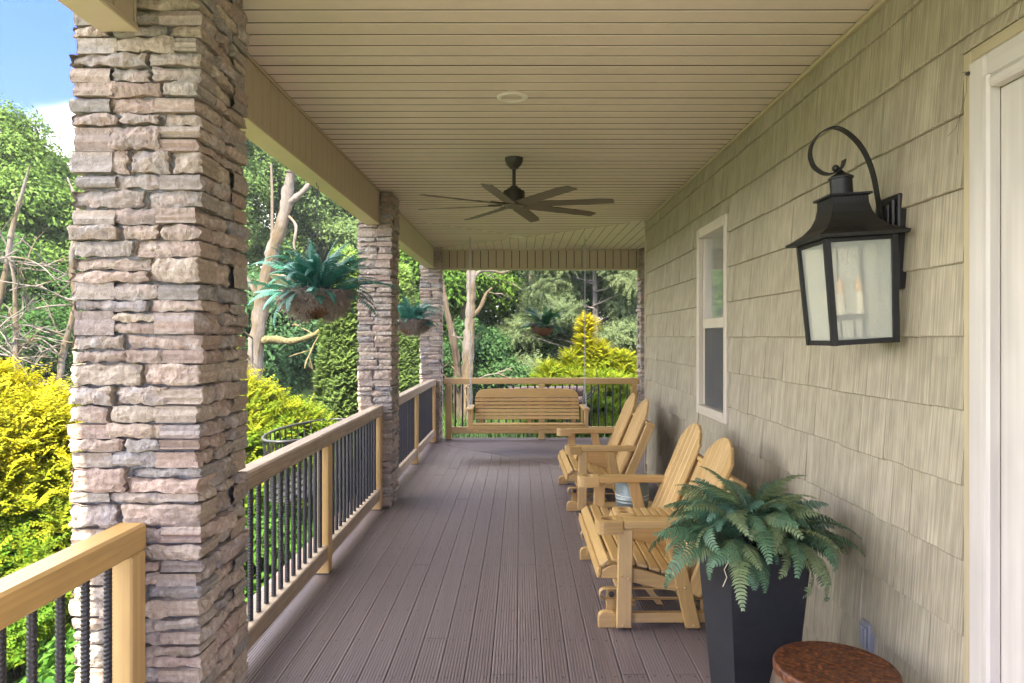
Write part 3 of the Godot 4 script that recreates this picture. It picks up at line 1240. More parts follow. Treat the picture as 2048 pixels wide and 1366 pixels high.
func railing(label: String, a: Vector3, e: Vector3, inner: float, posts: Array, top_m: Material, step: float, mesh: ArrayMesh, skip_end := 0.05) -> void:
	# runs from a to e (deck level, centre line); posts are distances along it
	var t := thing("porch_railing", label, "railing", a, 0.0, "timber railings with ribbed iron balusters round the porch")
	var d := (e - a).normalized()
	var run := a.distance_to(e)
	t.basis = Basis(d, Vector3.UP, d.cross(Vector3.UP))
	box_part("top_rail", Vector3(0, 0.868, -0.047), Vector3(run, 0.962, 0.047), top_m, t, Vector3.RIGHT, 0.009)
	var last := 0.0
	for p in posts:
		box_part("post", Vector3(p - 0.046, 0.0, -0.044), Vector3(p + 0.046, 0.8675, 0.044), M.paint, t, Vector3.UP, 0.006)
		box_part("post_foot", Vector3(p - 0.05, 0.0005, -0.049), Vector3(p + 0.05, 0.008, 0.049), M.iron, t, Vector3.UP, 0.001)
	var stops := [0.0]
	for p in posts:
		stops.append(p)
	stops.append(run)
	for k in stops.size() - 1:
		var s0: float = stops[k] + (0.0465 if k > 0 else 0.0)
		var s1: float = stops[k + 1] - (0.0465 if k < stops.size() - 2 else 0.0)
		if s1 - s0 < 0.12:
			continue
		box_part("bottom_rail", Vector3(s0, 0.098, -0.04), Vector3(s1, 0.198, 0.04), top_m, t, Vector3.RIGHT, 0.006)
		var n := int(round((s1 - s0) / step))
		for i in n:
			var x := lerpf(s0, s1, (i + 0.5) / n)
			part("baluster", mesh, M.rebar, t, Transform3D(Basis(Vector3.UP, rr(0, TAU)), Vector3(x, 0.2, 0)))


func railings() -> void:
	rebar_mesh = rebar(46, 12)
	rebar_far = rebar(30, 8)
	var x := -1.335
	railing("ochre railing in the bottom left corner, ending at the large stone column", Vector3(x, 0, 0.45), Vector3(x, 0, -2.449), 1.0, [1.45, 2.853], M.paint, 0.116, rebar_mesh)
	railing("weathered railing from the large column to the middle stone column", Vector3(x, 0, -2.90), Vector3(x, 0, -6.652), 1.0, [1.93, 3.70], M.rail_weathered, 0.112, rebar_mesh)
	railing("weathered railing between the middle and far left stone columns", Vector3(x, 0, -7.105), Vector3(x, 0, -10.822), 1.0, [1.86, 3.66], M.rail_weathered, 0.112, rebar_far)
	railing("ochre railing across the far end behind the porch swing", Vector3(-1.20, 0, -11.09), Vector3(1.84, 0, -11.09), 1.0, [0.08, 1.53, 2.97], M.paint, 0.110, rebar_far)


# ---------------------------------------------------------------- fan, lights, lantern, outlet
func fixtures() -> void:
	var fan := thing("ceiling_fan", "dark bronze ceiling fan with eight long blades", "ceiling fan", Vector3(-0.05, CEIL, -5.45))
	var b := mk()
	b.lathe(v2([0.0001, -0.085, 0.03, -0.084, 0.034, -0.075, 0.055, -0.055, 0.068, -0.025, 0.07, -0.001, 0.0001, -0.0005]), 32)
	part("canopy", b.done(), M.bronze, fan)
	b = mk()
	b.tube(pts([Vector3(0, -0.08, 0), Vector3(0, -0.23, 0)]), PackedFloat32Array([0.0135]), 16)
	part("downrod", b.done(), M.bronze, fan)
	b = mk()
	b.xf = Transform3D(Basis(), Vector3(0, -0.04, 0))
	b.lathe(v2([0.0001, -0.315, 0.07, -0.314, 0.082, -0.305, 0.084, -0.222, 0.078, -0.214, 0.056, -0.211, 0.054, -0.198, 0.032, -0.196, 0.030, -0.178, 0.0001, -0.177]), 40)
	part("motor_housing", b.done(), M.bronze, fan)
	b = mk()
	b.xf = Transform3D(Basis(), Vector3(0, -0.04, 0))
	b.lathe(v2([0.0001, -0.345, 0.05, -0.342, 0.076, -0.334, 0.08, -0.326, 0.06, -0.316, 0.0001, -0.3155]), 40)
	part("hub_plate", b.done(), M.fan_blade, fan)
	for i in 8:
		var a := deg_to_rad(-14.0 + 45.0 * i)
		var turn := Basis(Vector3.UP, a) * Basis(Vector3.RIGHT, deg_to_rad(-10))
		b = mk()
		var o := v2([0.10, -0.045, 0.16, -0.056, 0.66, -0.050, 0.765, -0.030, 0.765, 0.050, 0.16, 0.05, 0.10, 0.04])
		b.xf = Transform3D(Basis(Vector3.RIGHT, -PI / 2), Vector3.ZERO)
		b.prism(o, -0.004, 0.004, 0.002)
		var bl := part("blade", b.done(), M.fan_blade, fan, Transform3D(turn, Vector3(0, -0.362, 0)))
		b = mk()
		b.box(Vector3(0.055, 0.0045, -0.022), Vector3(0.20, 0.012, 0.022), 0.003)
		part("blade_bracket", b.done(), M.bronze, bl)
	for k in 2:
		var l := thing("recessed_light", ["white recessed ceiling light nearer the camera, in front of the fan", "small white recessed ceiling light beyond the fan"][k], "ceiling light", Vector3(-0.046, CEIL, [-4.07, -9.72][k]), 0.0, "recessed lights in the porch ceiling")
		b = mk()
		b.lathe(v2([0.056, 0.022, 0.058, -0.004, 0.064, -0.008, 0.084, -0.006, 0.09, -0.001, 0.09, 0.004]), 40)
		part("trim_ring", b.done(), M.white_plastic, l)
		b = mk()
		b.lathe(v2([0.0001, 0.013, 0.056, 0.013]), 32)
		part("lens", b.done(), M.white_plastic, l)
	lantern()
	var o := thing("outlet_cover", "small grey weatherproof outlet cover low on the shingle wall", "outlet cover", Vector3(WALL - 0.02, 0.336, -3.01))
	box_part("plate", Vector3(-0.012, -0.058, -0.038), Vector3(0.02, 0.058, 0.038), M.outlet, o, Vector3.UP, 0.004)
	box_part("flap", Vector3(-0.024, -0.045, -0.028), Vector3(-0.0122, 0.04, -0.002), M.outlet, o, Vector3.UP, 0.004)
	box_part("flap", Vector3(-0.024, -0.045, 0.002), Vector3(-0.0122, 0.04, 0.028), M.outlet, o, Vector3.UP, 0.004)
	# the small hook with a trailing thread at the door corner
	var hk := thing("hook", "tiny dark hook with a trailing thread at the door corner", "hook", Vector3(WALL - 0.037, 2.455, -2.305))
	b = mk()
	b.ball(Vector3(0.0, 0, 0.0), 0.007, 10)
	for i in 7:
		var q := Vector3(rr(-1, 0.1), rr(-1, 1), rr(-1, 1)).normalized() * rr(0.01, 0.02)
		b.tube(pts([Vector3.ZERO, q]), PackedFloat32Array([0.0016, 0.0007]), 5)
	part("hook_body", b.done(), M.iron, hk)
	b = mk()
	b.tube(pts([Vector3(-0.004, -0.005, 0), Vector3(-0.006, -0.06, 0.001), Vector3(-0.006, -0.10, -0.02), Vector3(-0.006, -0.13, -0.035), Vector3(-0.006, -0.16, -0.055), Vector3(-0.006, -0.175, -0.10)]), PackedFloat32Array([0.0007]), 5)
	b.tube(pts([Vector3(-0.006, -0.12, -0.03), Vector3(-0.006, -0.2, -0.048), Vector3(-0.006, -0.25, -0.045)]), PackedFloat32Array([0.0006]), 5)
	part("thread", b.done(), M.thread, hk)


func lantern() -> void:
	var at := Vector3(1.272, 2.0, -2.815)
	var t := thing("wall_lantern", "large black wall lantern with seeded glass and scroll hook beside the door", "lantern", at)
	var tilt := Transform3D(Basis(Vector3(0, 0, 1), 0.062), Vector3(0.012, 0, 0))
	var m: Material = M.black_metal
	# wall plate, stepped
	var b := mk()
	var wx := WALL - 0.02 - at.x
	b.box(Vector3(wx - 0.016, -0.215, -0.085), Vector3(wx + 0.03, 0.155, 0.085), 0.006)
	b.box(Vector3(wx - 0.03, -0.197, -0.068), Vector3(wx - 0.0155, 0.137, 0.068), 0.008)
	b.box(Vector3(wx - 0.04, -0.178, -0.05), Vector3(wx - 0.0295, 0.118, 0.05), 0.006)
	part("wall_plate", b.done(), m, t)
	b = mk()
	b.tube(pts([Vector3(wx - 0.03, 0.062, 0), Vector3(-0.01, 0.062, 0)]), PackedFloat32Array([0.007]), 10)
	part("arm", b.done(), m, t)
	# flat scroll strap
	var ox := [1.436, 1.4277, 1.4178, 1.3941, 1.3547, 1.2995, 1.2442, 1.191, 1.1575, 1.1476, 1.1614, 1.191, 1.2206, 1.2502, 1.2738, 1.2817]
	var oy := [1.99, 2.0614, 2.1403, 2.2586, 2.3473, 2.4065, 2.4301, 2.4104, 2.367, 2.3217, 2.2783, 2.2527, 2.2448, 2.2527, 2.2724, 2.302]
	var cv := Curve2D.new()
	for i in ox.size():
		var d := Vector2.ZERO
		if i > 0 and i < ox.size() - 1:
			d = Vector2(ox[i + 1] - ox[i - 1], oy[i + 1] - oy[i - 1]) / 6.0
		cv.add_point(Vector2(ox[i] - at.x, oy[i] - at.y), -d, d)
	cv.bake_interval = 0.012
	var line := cv.get_baked_points()
	b = mk()
	for i in line.size() - 1:
		var p := line[i]
		var q := line[i + 1]
		var n0 := (line[mini(i + 1, line.size() - 1)] - line[maxi(i - 1, 0)]).normalized().orthogonal() * 0.0025
		var n1 := (line[mini(i + 2, line.size() - 1)] - p).normalized().orthogonal() * 0.0025
		var w := 0.017
		var c := Vector3((p.x + q.x) * 0.5, (p.y + q.y) * 0.5, 0)
		var lo0 := Vector3(p.x - n0.x, p.y - n0.y, 0)
		var hi0 := Vector3(p.x + n0.x, p.y + n0.y, 0)
		var lo1 := Vector3(q.x - n1.x, q.y - n1.y, 0)
		var hi1 := Vector3(q.x + n1.x, q.y + n1.y, 0)
		var z := Vector3(0, 0, w)
		b.face([lo0 - z, lo1 - z, lo1 + z, lo0 + z], c)
		b.face([hi0 - z, hi1 - z, hi1 + z, hi0 + z], c)
		b.face([lo0 + z, lo1 + z, hi1 + z, hi0 + z], c)
		b.face([lo0 - z, lo1 - z, hi1 - z, hi0 - z], c)
	part("scroll_strap", b.done(), m, t)
	# flared roof, crown, chimney
	var roof := mk()
	roof.xf = tilt
	var prof := [[0.168, -0.018], [0.172, -0.006], [0.150, 0.004], [0.118, 0.024], [0.093, 0.052], [0.078, 0.085], [0.071, 0.118], [0.070, 0.146], [0.082, 0.150], [0.082, 0.158], [0.0, 0.162]]
	for i in prof.size() - 1:
		var r0: float = prof[i][0]
		var r1: float = prof[i + 1][0]
		var y0: float = prof[i][1]
		var y1: float = prof[i + 1][1]
		for s in 4:
			var tb := Basis(Vector3.UP, PI / 2 * s)
			roof.face([tb * Vector3(-r0, y0, r0), tb * Vector3(r0, y0, r0), tb * Vector3(r1, y1, r1), tb * Vector3(-r1, y1, r1)], Vector3(0, (y0 + y1) * 0.5 - 0.02, 0))
	roof.face([Vector3(-0.168, -0.018, 0.168), Vector3(0.168, -0.018, 0.168), Vector3(0.168, -0.018, -0.168), Vector3(-0.168, -0.018, -0.168)], Vector3(0, 0.1, 0))
	part("roof", roof.done(), m, t)
	b = mk()
	b.xf = tilt
	for s in 4:
		var tb := Basis(Vector3.UP, PI / 2 * s)
		for i in 9:
			var x := -0.056 + 0.014 * i
			var q := [tb * Vector3(x - 0.0035, 0.126, 0.0722), tb * Vector3(x + 0.0035, 0.126, 0.0722), tb * Vector3(x + 0.0035, 0.143, 0.0718), tb * Vector3(x - 0.0035, 0.143, 0.0718)]
			b.face(q, Vector3(0, 0.13, 0))
	part("vent_slots", b.done(), M.iron, t)
	b = mk()
	b.xf = tilt
	b.lathe(v2([0.042, 0.160, 0.042, 0.225, 0.048, 0.227, 0.048, 0.232, 0.034, 0.242, 0.018, 0.250, 0.008, 0.262, 0.0001, 0.263]), 28)
	part("chimney", b.done(), m, t)
	b = mk()
	b.xf = tilt
	b.ball(Vector3(-0.018, 0.27, 0), 0.0145)
	part("finial", b.done(), m, t)
	# body: tapered frame of four corner bars, top and bottom rails, panes
	var ty := -0.019
	var by := -0.428
	var rt := 0.139
	var rb := 0.127
	var fr := mk()
	fr.xf = tilt
	for s in 4:
		var tb := Basis(Vector3.UP, PI / 2 * s)
		var e := 0.011
		# corner bar as a slanted four-sided post
		var o := [Vector3(-1, 0, 1), Vector3(1, 0, 1), Vector3(1, 0, -1), Vector3(-1, 0, -1)]
		var top := []
		var bot := []
		for k in 4:
			top.append(tb * (Vector3(rt - e, ty, rt - e) + o[k] * e))
			bot.append(tb * (Vector3(rb - e, by, rb - e) + o[k] * e))
		var mid := tb * Vector3((rt + rb) * 0.5 - e, (ty + by) * 0.5, (rt + rb) * 0.5 - e)
		for k in 4:
			var k2 := (k + 1) % 4
			fr.face([bot[k], bot[k2], top[k2], top[k]], mid)
		fr.face(bot, mid)
		# rails, set a little behind the posts
		var q := fr.xf
		fr.xf = tilt * Transform3D(tb, Vector3.ZERO)
		fr.box(Vector3(-rt + 0.02, ty - 0.016, rt - 0.019), Vector3(rt - 0.02, ty, rt - 0.003), 0.003)
		fr.box(Vector3(-rb + 0.02, by + 0.001, rb - 0.019), Vector3(rb - 0.02, by + 0.02, rb - 0.002), 0.003)
		fr.xf = q
	fr.box(Vector3(-rb + 0.012, by + 0.0005, -rb + 0.012), Vector3(rb - 0.012, by + 0.006, rb - 0.012), 0.0)
	part("frame", fr.done(), m, t)
	for s in 4:
		var tb := Basis(Vector3.UP, PI / 2 * s)
		b = mk()
		b.xf = tilt * Transform3D(tb, Vector3.ZERO)
		b.face([Vector3(-rb + 0.016, by + 0.015, rb - 0.012), Vector3(rb - 0.016, by + 0.015, rb - 0.012), Vector3(rt - 0.016, ty - 0.01, rt - 0.012), Vector3(-rt + 0.016, ty - 0.01, rt - 0.012)], Vector3.ZERO)
		part("pane", b.done(), M.seeded_glass, t)
	var cl := Node3D.new()
	cl.name = "candle_cluster"
	t.add_child(cl)
	cl.transform = tilt
	b = mk()
	b.tube(pts([Vector3(-0.035, by + 0.005, 0.0), Vector3(-0.035, -0.03, 0.0)]), PackedFloat32Array([0.005]), 8)
	b.tube(pts([Vector3(0.0, by + 0.005, 0.04), Vector3(0.0, by + 0.1, 0.04)]), PackedFloat32Array([0.005]), 8)
	b.lathe(v2([0.02, by + 0.095, 0.024, by + 0.12]), 12)
	for p in [Vector3(0.02, by + 0.10, 0.05), Vector3(-0.05, by + 0.10, 0.045), Vector3(0.0, by + 0.10, -0.05)]:
		b.box(p - Vector3(0.024, 0.006, 0.024), p + Vector3(0.024, 0.016, 0.024), 0.004)
	part("holder", b.done(), M.black_metal, cl)
	for p in [Vector3(0.02, by + 0.117, 0.05), Vector3(-0.05, by + 0.117, 0.045), Vector3(0.0, by + 0.117, -0.05)]:
		b = mk()
		b.tube(pts([p, p + Vector3(0, 0.085, 0)]), PackedFloat32Array([0.0145]), 14)
		part("candle_sleeve", b.done(), M.candle, cl)
		b = mk()
		b.xf = Transform3D(Basis(), p + Vector3(0, 0.085, 0))
		b.lathe(v2([0.007, 0.0, 0.013, 0.02, 0.012, 0.034, 0.004, 0.058, 0.0001, 0.062]), 12)
		part("candle_bulb", b.done(), M.bulb, cl)


# ---------------------------------------------------------------- gliders, swing, drum table
func round_lobe(cx: float, cy: float, r: float, a0: float, a1: float, n := 6) -> Array:
	var o := []
	for i in n + 1:
		var a := deg_to_rad(lerpf(a0, a1, float(i) / n))
		o.append_array([cx + cos(a) * r, cy + sin(a) * r])
	return o


func glider() -> Node3D:
	# faces -x; z runs along its length (1.31 m), +z towards the camera
	var t := thing("double_glider", "", "glider bench", Vector3.ZERO, 0.0, "double glider benches along the wall")
	var m: Material = M.paint
	var b: MB
	for s in [1.0, -1.0]:
		# base rail with raised bumpers at both ends
		b = mk()
		var o := [0.0, 0.0, 0.092, 0.0, 0.10, 0.028, 0.70, 0.028, 0.708, 0.0, 0.80, 0.0]
		o.append_array(round_lobe(0.765, 0.052, 0.035, 0, 90, 4))
		o.append_array([0.72, 0.087, 0.70, 0.08, 0.10, 0.08, 0.085, 0.087])
		o.append_array(round_lobe(0.036, 0.051, 0.036, 90, 180, 5))
		var za := minf(s * 0.572, s * 0.616)
		b.prism(v2(o), za, za + 0.044, 0.004)
		part("base_rail", b.done(), m, t)
		# glide rail, rounded ends
		b = mk()
		o = [0.57, 0.152]
		o.append_array(round_lobe(0.57, 0.184, 0.032, -90, 90, 6))
		o.append_array(round_lobe(0.037, 0.184, 0.032, 90, 270, 8))
		za = minf(s * 0.575, s * 0.612)
		b.prism(v2(o), za, za + 0.037, 0.005)
		part("glide_rail", b.done(), m, t)
		for x in [0.075, 0.60]:
			b = mk(Vector3.UP)
			za = minf(s * 0.5715, s * 0.5535)
			b.prism(v2([x - 0.03, 0.03, x + 0.03, 0.03, x + 0.022, 0.21, x - 0.022, 0.21]), za, za + 0.018, 0.003)
			part("swing_link", b.done(), m, t)
		b = mk()
		b.xf = Transform3D(Basis(Vector3.RIGHT, PI / 2 * s), Vector3(0.072, 0.184, s * 0.6125))
		b.lathe(v2([0.017, 0.0, 0.017, 0.002, 0.009, 0.0025, 0.009, 0.009, 0.0001, 0.0092]), 10)
		part("pivot_bolt", b.done(), M.bronze, t)
		# legs
		za = minf(s * 0.621, s * 0.657)
		b = mk(Vector3.UP)
		b.prism(v2([0.094, 0.014, 0.177, 0.014, 0.186, 0.553, 0.106, 0.553]), za, za + 0.036, 0.006)
		var lg := part("front_leg", b.done(), m, t)
		b = mk(Vector3.UP)
		b.prism(v2([0.472, 0.012, 0.556, 0.012, 0.432, 0.553, 0.350, 0.553]), za, za + 0.036, 0.006)
		var lr := part("rear_leg", b.done(), m, t)
		for q in [[lg, 0.125, 0.30], [lg, 0.160, 0.283], [lg, 0.132, 0.03], [lr, 0.425, 0.235], [lr, 0.468, 0.235], [lr, 0.515, 0.03]]:
			b = mk()
			b.xf = Transform3D(Basis(Vector3.RIGHT, PI / 2 * s), Vector3(q[1], q[2], s * 0.6572))
			b.lathe(v2([0.0085, 0.0, 0.0075, 0.004, 0.004, 0.006, 0.0001, 0.0064]), 10)
			part("bolt", b.done(), m, q[0])
		# curved seat side
		b = mk()
		za = minf(s * 0.584, s * 0.6205)
		b.prism(v2([0.014, 0.275, 0.10, 0.272, 0.22, 0.243, 0.35, 0.212, 0.52, 0.196, 0.54, 0.245, 0.45, 0.262, 0.36, 0.285, 0.25, 0.318, 0.15, 0.342, 0.08, 0.348, 0.045, 0.335, 0.02, 0.315]), za, za + 0.0365, 0.004)
		part("seat_side", b.done(), m, t)
	for z in [-0.105, 0.105]:
		b = mk()
		b.prism(v2([0.03, 0.282, 0.22, 0.25, 0.35, 0.215, 0.50, 0.20, 0.51, 0.245, 0.36, 0.28, 0.25, 0.314, 0.15, 0.338, 0.08, 0.342, 0.045, 0.327]), z - 0.016, z + 0.016, 0.003)
		part("seat_bearer", b.done(), m, t)
	# slats of the seat: the first two roll over the front edge
	var seat := [[0.005, 0.302, 82.0, 0.055], [0.036, 0.356, 38.0, 0.060], [0.104, 0.372, -6.0, 0.060], [0.173, 0.360, -13.0, 0.060], [0.241, 0.344, -15.0, 0.060], [0.309, 0.324, -16.0, 0.060], [0.377, 0.305, -15.0, 0.060], [0.444, 0.288, -12.0, 0.058]]
	for q in seat:
		b = mk(Vector3.BACK)
		var sb := Basis(Vector3.BACK, deg_to_rad(q[2]))
		b.xf = Transform3D(sb, Vector3(q[0], q[1], 0))
		b.box(Vector3(-q[3] * 0.5, -0.0105, -0.619), Vector3(q[3] * 0.5, 0.0105, 0.619), 0.005)
		part("seat_slat", b.done(), m, t)
	# arms: round-nosed front block with a cup hole, then a tapering board
	for s in [1.0, -1.0]:
		b = mk()
		var o := []
		o.append_array(round_lobe(0.03, 0.055, 0.046, 90, 180, 6))
		o.append_array(round_lobe(0.03, -0.055, 0.046, 180, 270, 6))
		o.append_array([0.135, -0.085, 0.135, 0.08])
		var arm := PackedVector2Array()
		for k in range(0, o.size(), 2):
			arm.append(Vector2(o[k], s * 0.607 + s * o[k + 1] * 0.72))
		b.holed(arm, Vector2(0.057, s * 0.607), 0.041, 0.528, 0.600)
		var ar := part("arm", b.done(), m, t)
		b = mk()
		b.lathe(v2([0.0001, 0.529, 0.042, 0.529, 0.042, 0.531, 0.0001, 0.531]), 20)
		part("cup_base", b.done(), m, ar, Transform3D(Basis(), Vector3(0.057, 0.002, s * 0.607)))
		b = mk()
		b.xf = Transform3D(Basis(Vector3.RIGHT, PI / 2), Vector3(0, 0.5995, 0))
		var w := v2([0.1355, s * 0.546, 0.25, s * 0.556, 0.45, s * 0.575, 0.655, s * 0.575, 0.66, s * 0.640, 0.40, s * 0.662, 0.1355, s * 0.664])
		b.prism(w, 0.0, 0.045, 0.005)
		part("arm_board", b.done(), m, ar)
	# backs: five slats each, arched tops
	var lean := atan2(0.31, 0.74)
	var bx := Transform3D(Basis(Vector3.BACK, -lean), Vector3(0.475, 0.255, 0))
	for s in [1.0, -1.0]:
		for i in 5:
			var z0: float = s * 0.35 - 0.258 + 0.1035 * i
			var z1: float = z0 + 0.0925
			var o := [0.0, z0, 0.0, z1]
			var ed := []
			for k in 2:
				var z: float = lerpf(z1, z0, k)
				var d: float = absf(z - s * 0.35) / 0.258
				ed.append_array([0.815 - 0.13 * pow(d, 2.1), z])
			o.append_array(ed)
			var y2 := PackedVector2Array()
			for k in range(0, o.size(), 2):
				y2.append(Vector2(o[k], o[k + 1]))
			b = mk(Vector3.RIGHT)
			# prism space: x up the slat, y along z, thickness along -x of the back
			b.xf = bx * Transform3D(Basis(Vector3.UP, Vector3(0, 0, 1), Vector3.RIGHT), Vector3.ZERO)
			b.prism(y2, -0.011, 0.011, 0.004)
			var sl := part("back_slat", b.done(), m, t)
			for hgt in [0.08, 0.585]:
				b = mk()
				b.xf = bx * Transform3D(Basis(Vector3.BACK, PI / 2), Vector3(-0.0111, hgt, (z0 + z1) * 0.5))
				b.lathe(v2([0.0042, 0.0, 0.0036, 0.0009, 0.0001, 0.0009]), 8)
				part("screw", b.done(), M.bronze, sl)
		# side boards behind each back
		for e in [-0.20, 0.20]:
			b = mk(Vector3.UP)
			b.xf = bx
			b.box(Vector3(0.0125, -0.05, s * 0.35 + e - 0.018), Vector3(0.085, 0.60, s * 0.35 + e + 0.018), 0.004)
			part("back_bearer", b.done(), m, t)
	b = mk(Vector3.BACK)
	b.xf = bx
	b.box(Vector3(0.0125, 0.6005, -0.655), Vector3(0.10, 0.628, 0.655), 0.005)
	part("back_rail", b.done(), m, t)
	b = mk(Vector3.BACK)
	b.xf = bx
	b.box(Vector3(0.086, 0.10, -0.60), Vector3(0.105, 0.19, 0.60), 0.004)
	part("back_rail", b.done(), m, t)
	for s in [1.0, -1.0]:
		b = mk(Vector3.UP)
		b.xf = bx
		b.box(Vector3(0.02, -0.04, s * 0.638 - 0.016), Vector3(0.10, 0.60, s * 0.638 + 0.016), 0.004)
		part("back_post", b.done(), m, t)
	b = mk(Vector3.UP)
	b.xf = bx
	b.box(Vector3(0.022, -0.02, -0.088), Vector3(0.042, 0.5995, 0.088), 0.004)
	part("back_panel", b.done(), m, t)
	# console between the seats: cup block, then slats across, on two sides
	for s in [1.0, -1.0]:
		b = mk()
		b.prism(v2([0.13, 0.36, 0.50, 0.28, 0.60, 0.47, 0.17, 0.47]), s * 0.08 - 0.01, s * 0.08 + 0.01, 0.003)
		part("console_side", b.done(), m, t)
	b = mk(Vector3.BACK)
	b.prism(v2([0.118, 0.375, 0.130, 0.375, 0.170, 0.47, 0.157, 0.47]), -0.095, 0.095, 0.002)
	part("console_front", b.done(), m, t)
	b = mk(Vector3.BACK)
	var cb := PackedVector2Array([Vector2(0.165, -0.096), Vector2(0.29, -0.096), Vector2(0.29, -0.001), Vector2(0.165, -0.001)])
	b.holed(cb, Vector2(0.235, -0.046), 0.037, 0.4705, 0.498)
	cb = PackedVector2Array([Vector2(0.165, 0.001), Vector2(0.29, 0.001), Vector2(0.29, 0.096), Vector2(0.165, 0.096)])
	b.holed(cb, Vector2(0.235, 0.046), 0.037, 0.4705, 0.498)
	part("console_cup_block", b.done(), m, t)
	b = mk()
	b.box(Vector3(0.18, 0.425, -0.069), Vector3(0.285, 0.432, 0.069), 0.0)
	part("console_cup_floor", b.done(), m, t)
	for i in 6:
		var x := 0.297 + 0.049 * i
		box_part("console_slat", Vector3(x, 0.4708, -0.096), Vector3(x + 0.042, 0.493, 0.096), m, t, Vector3.BACK, 0.004)
	# cross pieces under the seat
	box_part("stretcher", Vector3(0.14, 0.10, -0.571), Vector3(0.215, 0.122, 0.571), m, t, Vector3.BACK, 0.004)
	box_part("stretcher", Vector3(0.48, 0.10, -0.571), Vector3(0.555, 0.122, 0.571), m, t, Vector3.BACK, 0.004)
	b = mk()
	b.prism(v2([0.22, 0.23, 0.27, 0.23, 0.40, 0.055, 0.36, 0.055]), 0.40, 0.42, 0.003)
	part("brace", b.done(), m, t)
	return t


func furniture() -> void:
	var g := glider()
	g.position = Vector3(0.428, 0, -4.52)
	g.set_meta("label", "double glider bench nearest the camera, behind the potted fern")
	var g2: Node3D = g.duplicate()
	g2.name = "double_glider"
	add_child(g2, true)
	g2.position = Vector3(0.42, 0, -7.14)
	g2.rotation.y = 0.01
	g2.set_meta("label", "farther double glider bench, in front of the porch swing")
	swing()
	# galvanised drum table between the gliders
	var t := thing("drum_table", "galvanised metal drum side table with round wooden lid between the gliders", "side table", Vector3(0.905, 0, -5.76))
	var b := mk()
	b.lathe(v2([0.0001, 0.002, 0.118, 0.002, 0.122, 0.01, 0.126, 0.12, 0.1285, 0.124, 0.127, 0.128, 0.130, 0.27, 0.1335, 0.274, 0.131, 0.278, 0.1315, 0.30, 0.1345, 0.304, 0.132, 0.308, 0.133, 0.425, 0.1365, 0.428, 0.1365, 0.436, 0.0001, 0.436]), 40)
	part("drum", b.done(), M.galvanised, t)
	b = mk(Vector3(1, 0, 0))
	b.lathe(v2([0.0001, 0.437, 0.132, 0.437, 0.137, 0.441, 0.137, 0.450, 0.132, 0.455, 0.0001, 0.456]), 40)
	part("lid", b.done(), M.table_wood, t)
	for y in [0.296, 0.325]:
		b = mk()
		b.lathe(v2([0.131, y, 0.1345, y + 0.002, 0.1345, y + 0.005, 0.131, y + 0.007]), 40)
		part("band", b.done(), M.white_plastic, t)
	# copper-topped stool in the bottom right corner
	var st := thing("drum_stool", "round hammered stool with rusty copper top in the bottom right corner", "stool", Vector3(1.105, 0, -2.49))
	b = mk()
	b.lathe(v2([0.0001, 0.003, 0.165, 0.003, 0.175, 0.012, 0.19, 0.06, 0.222, 0.16, 0.232, 0.235, 0.225, 0.32, 0.206, 0.405, 0.203, 0.415]), 48)
	part("body", b.done(), M.hammered, st)
	b = mk()
	b.lathe(v2([0.203, 0.4155, 0.208, 0.418, 0.208, 0.441, 0.204, 0.447, 0.198, 0.450, 0.19, 0.4495, 0.12, 0.4485, 0.0001, 0.448]), 56)
	part("top", b.done(), M.copper, st)


func chain_mesh(a: Vector3, e: Vector3, link: float, wire: float) -> MB:
	var b := mk()
	var n := maxi(2, int(a.distance_to(e) / (link * 0.76)))
	var d := (e - a).normalized()
	var s := d.cross(Vector3(0.3, 0.1, 0.9)).normalized()
	var u := d.cross(s)
	for i in n:
		var c := a.lerp(e, (i + 0.5) / n)
		var w := s if i % 2 == 0 else u
		var p := PackedVector3Array()
		for k in 10:
			var q := TAU * k / 10
			p.append(c + d * cos(q) * link * 0.5 + w * sin(q) * link * 0.27)
		b.tube(p, PackedFloat32Array([wire]), 5, true)
	return b


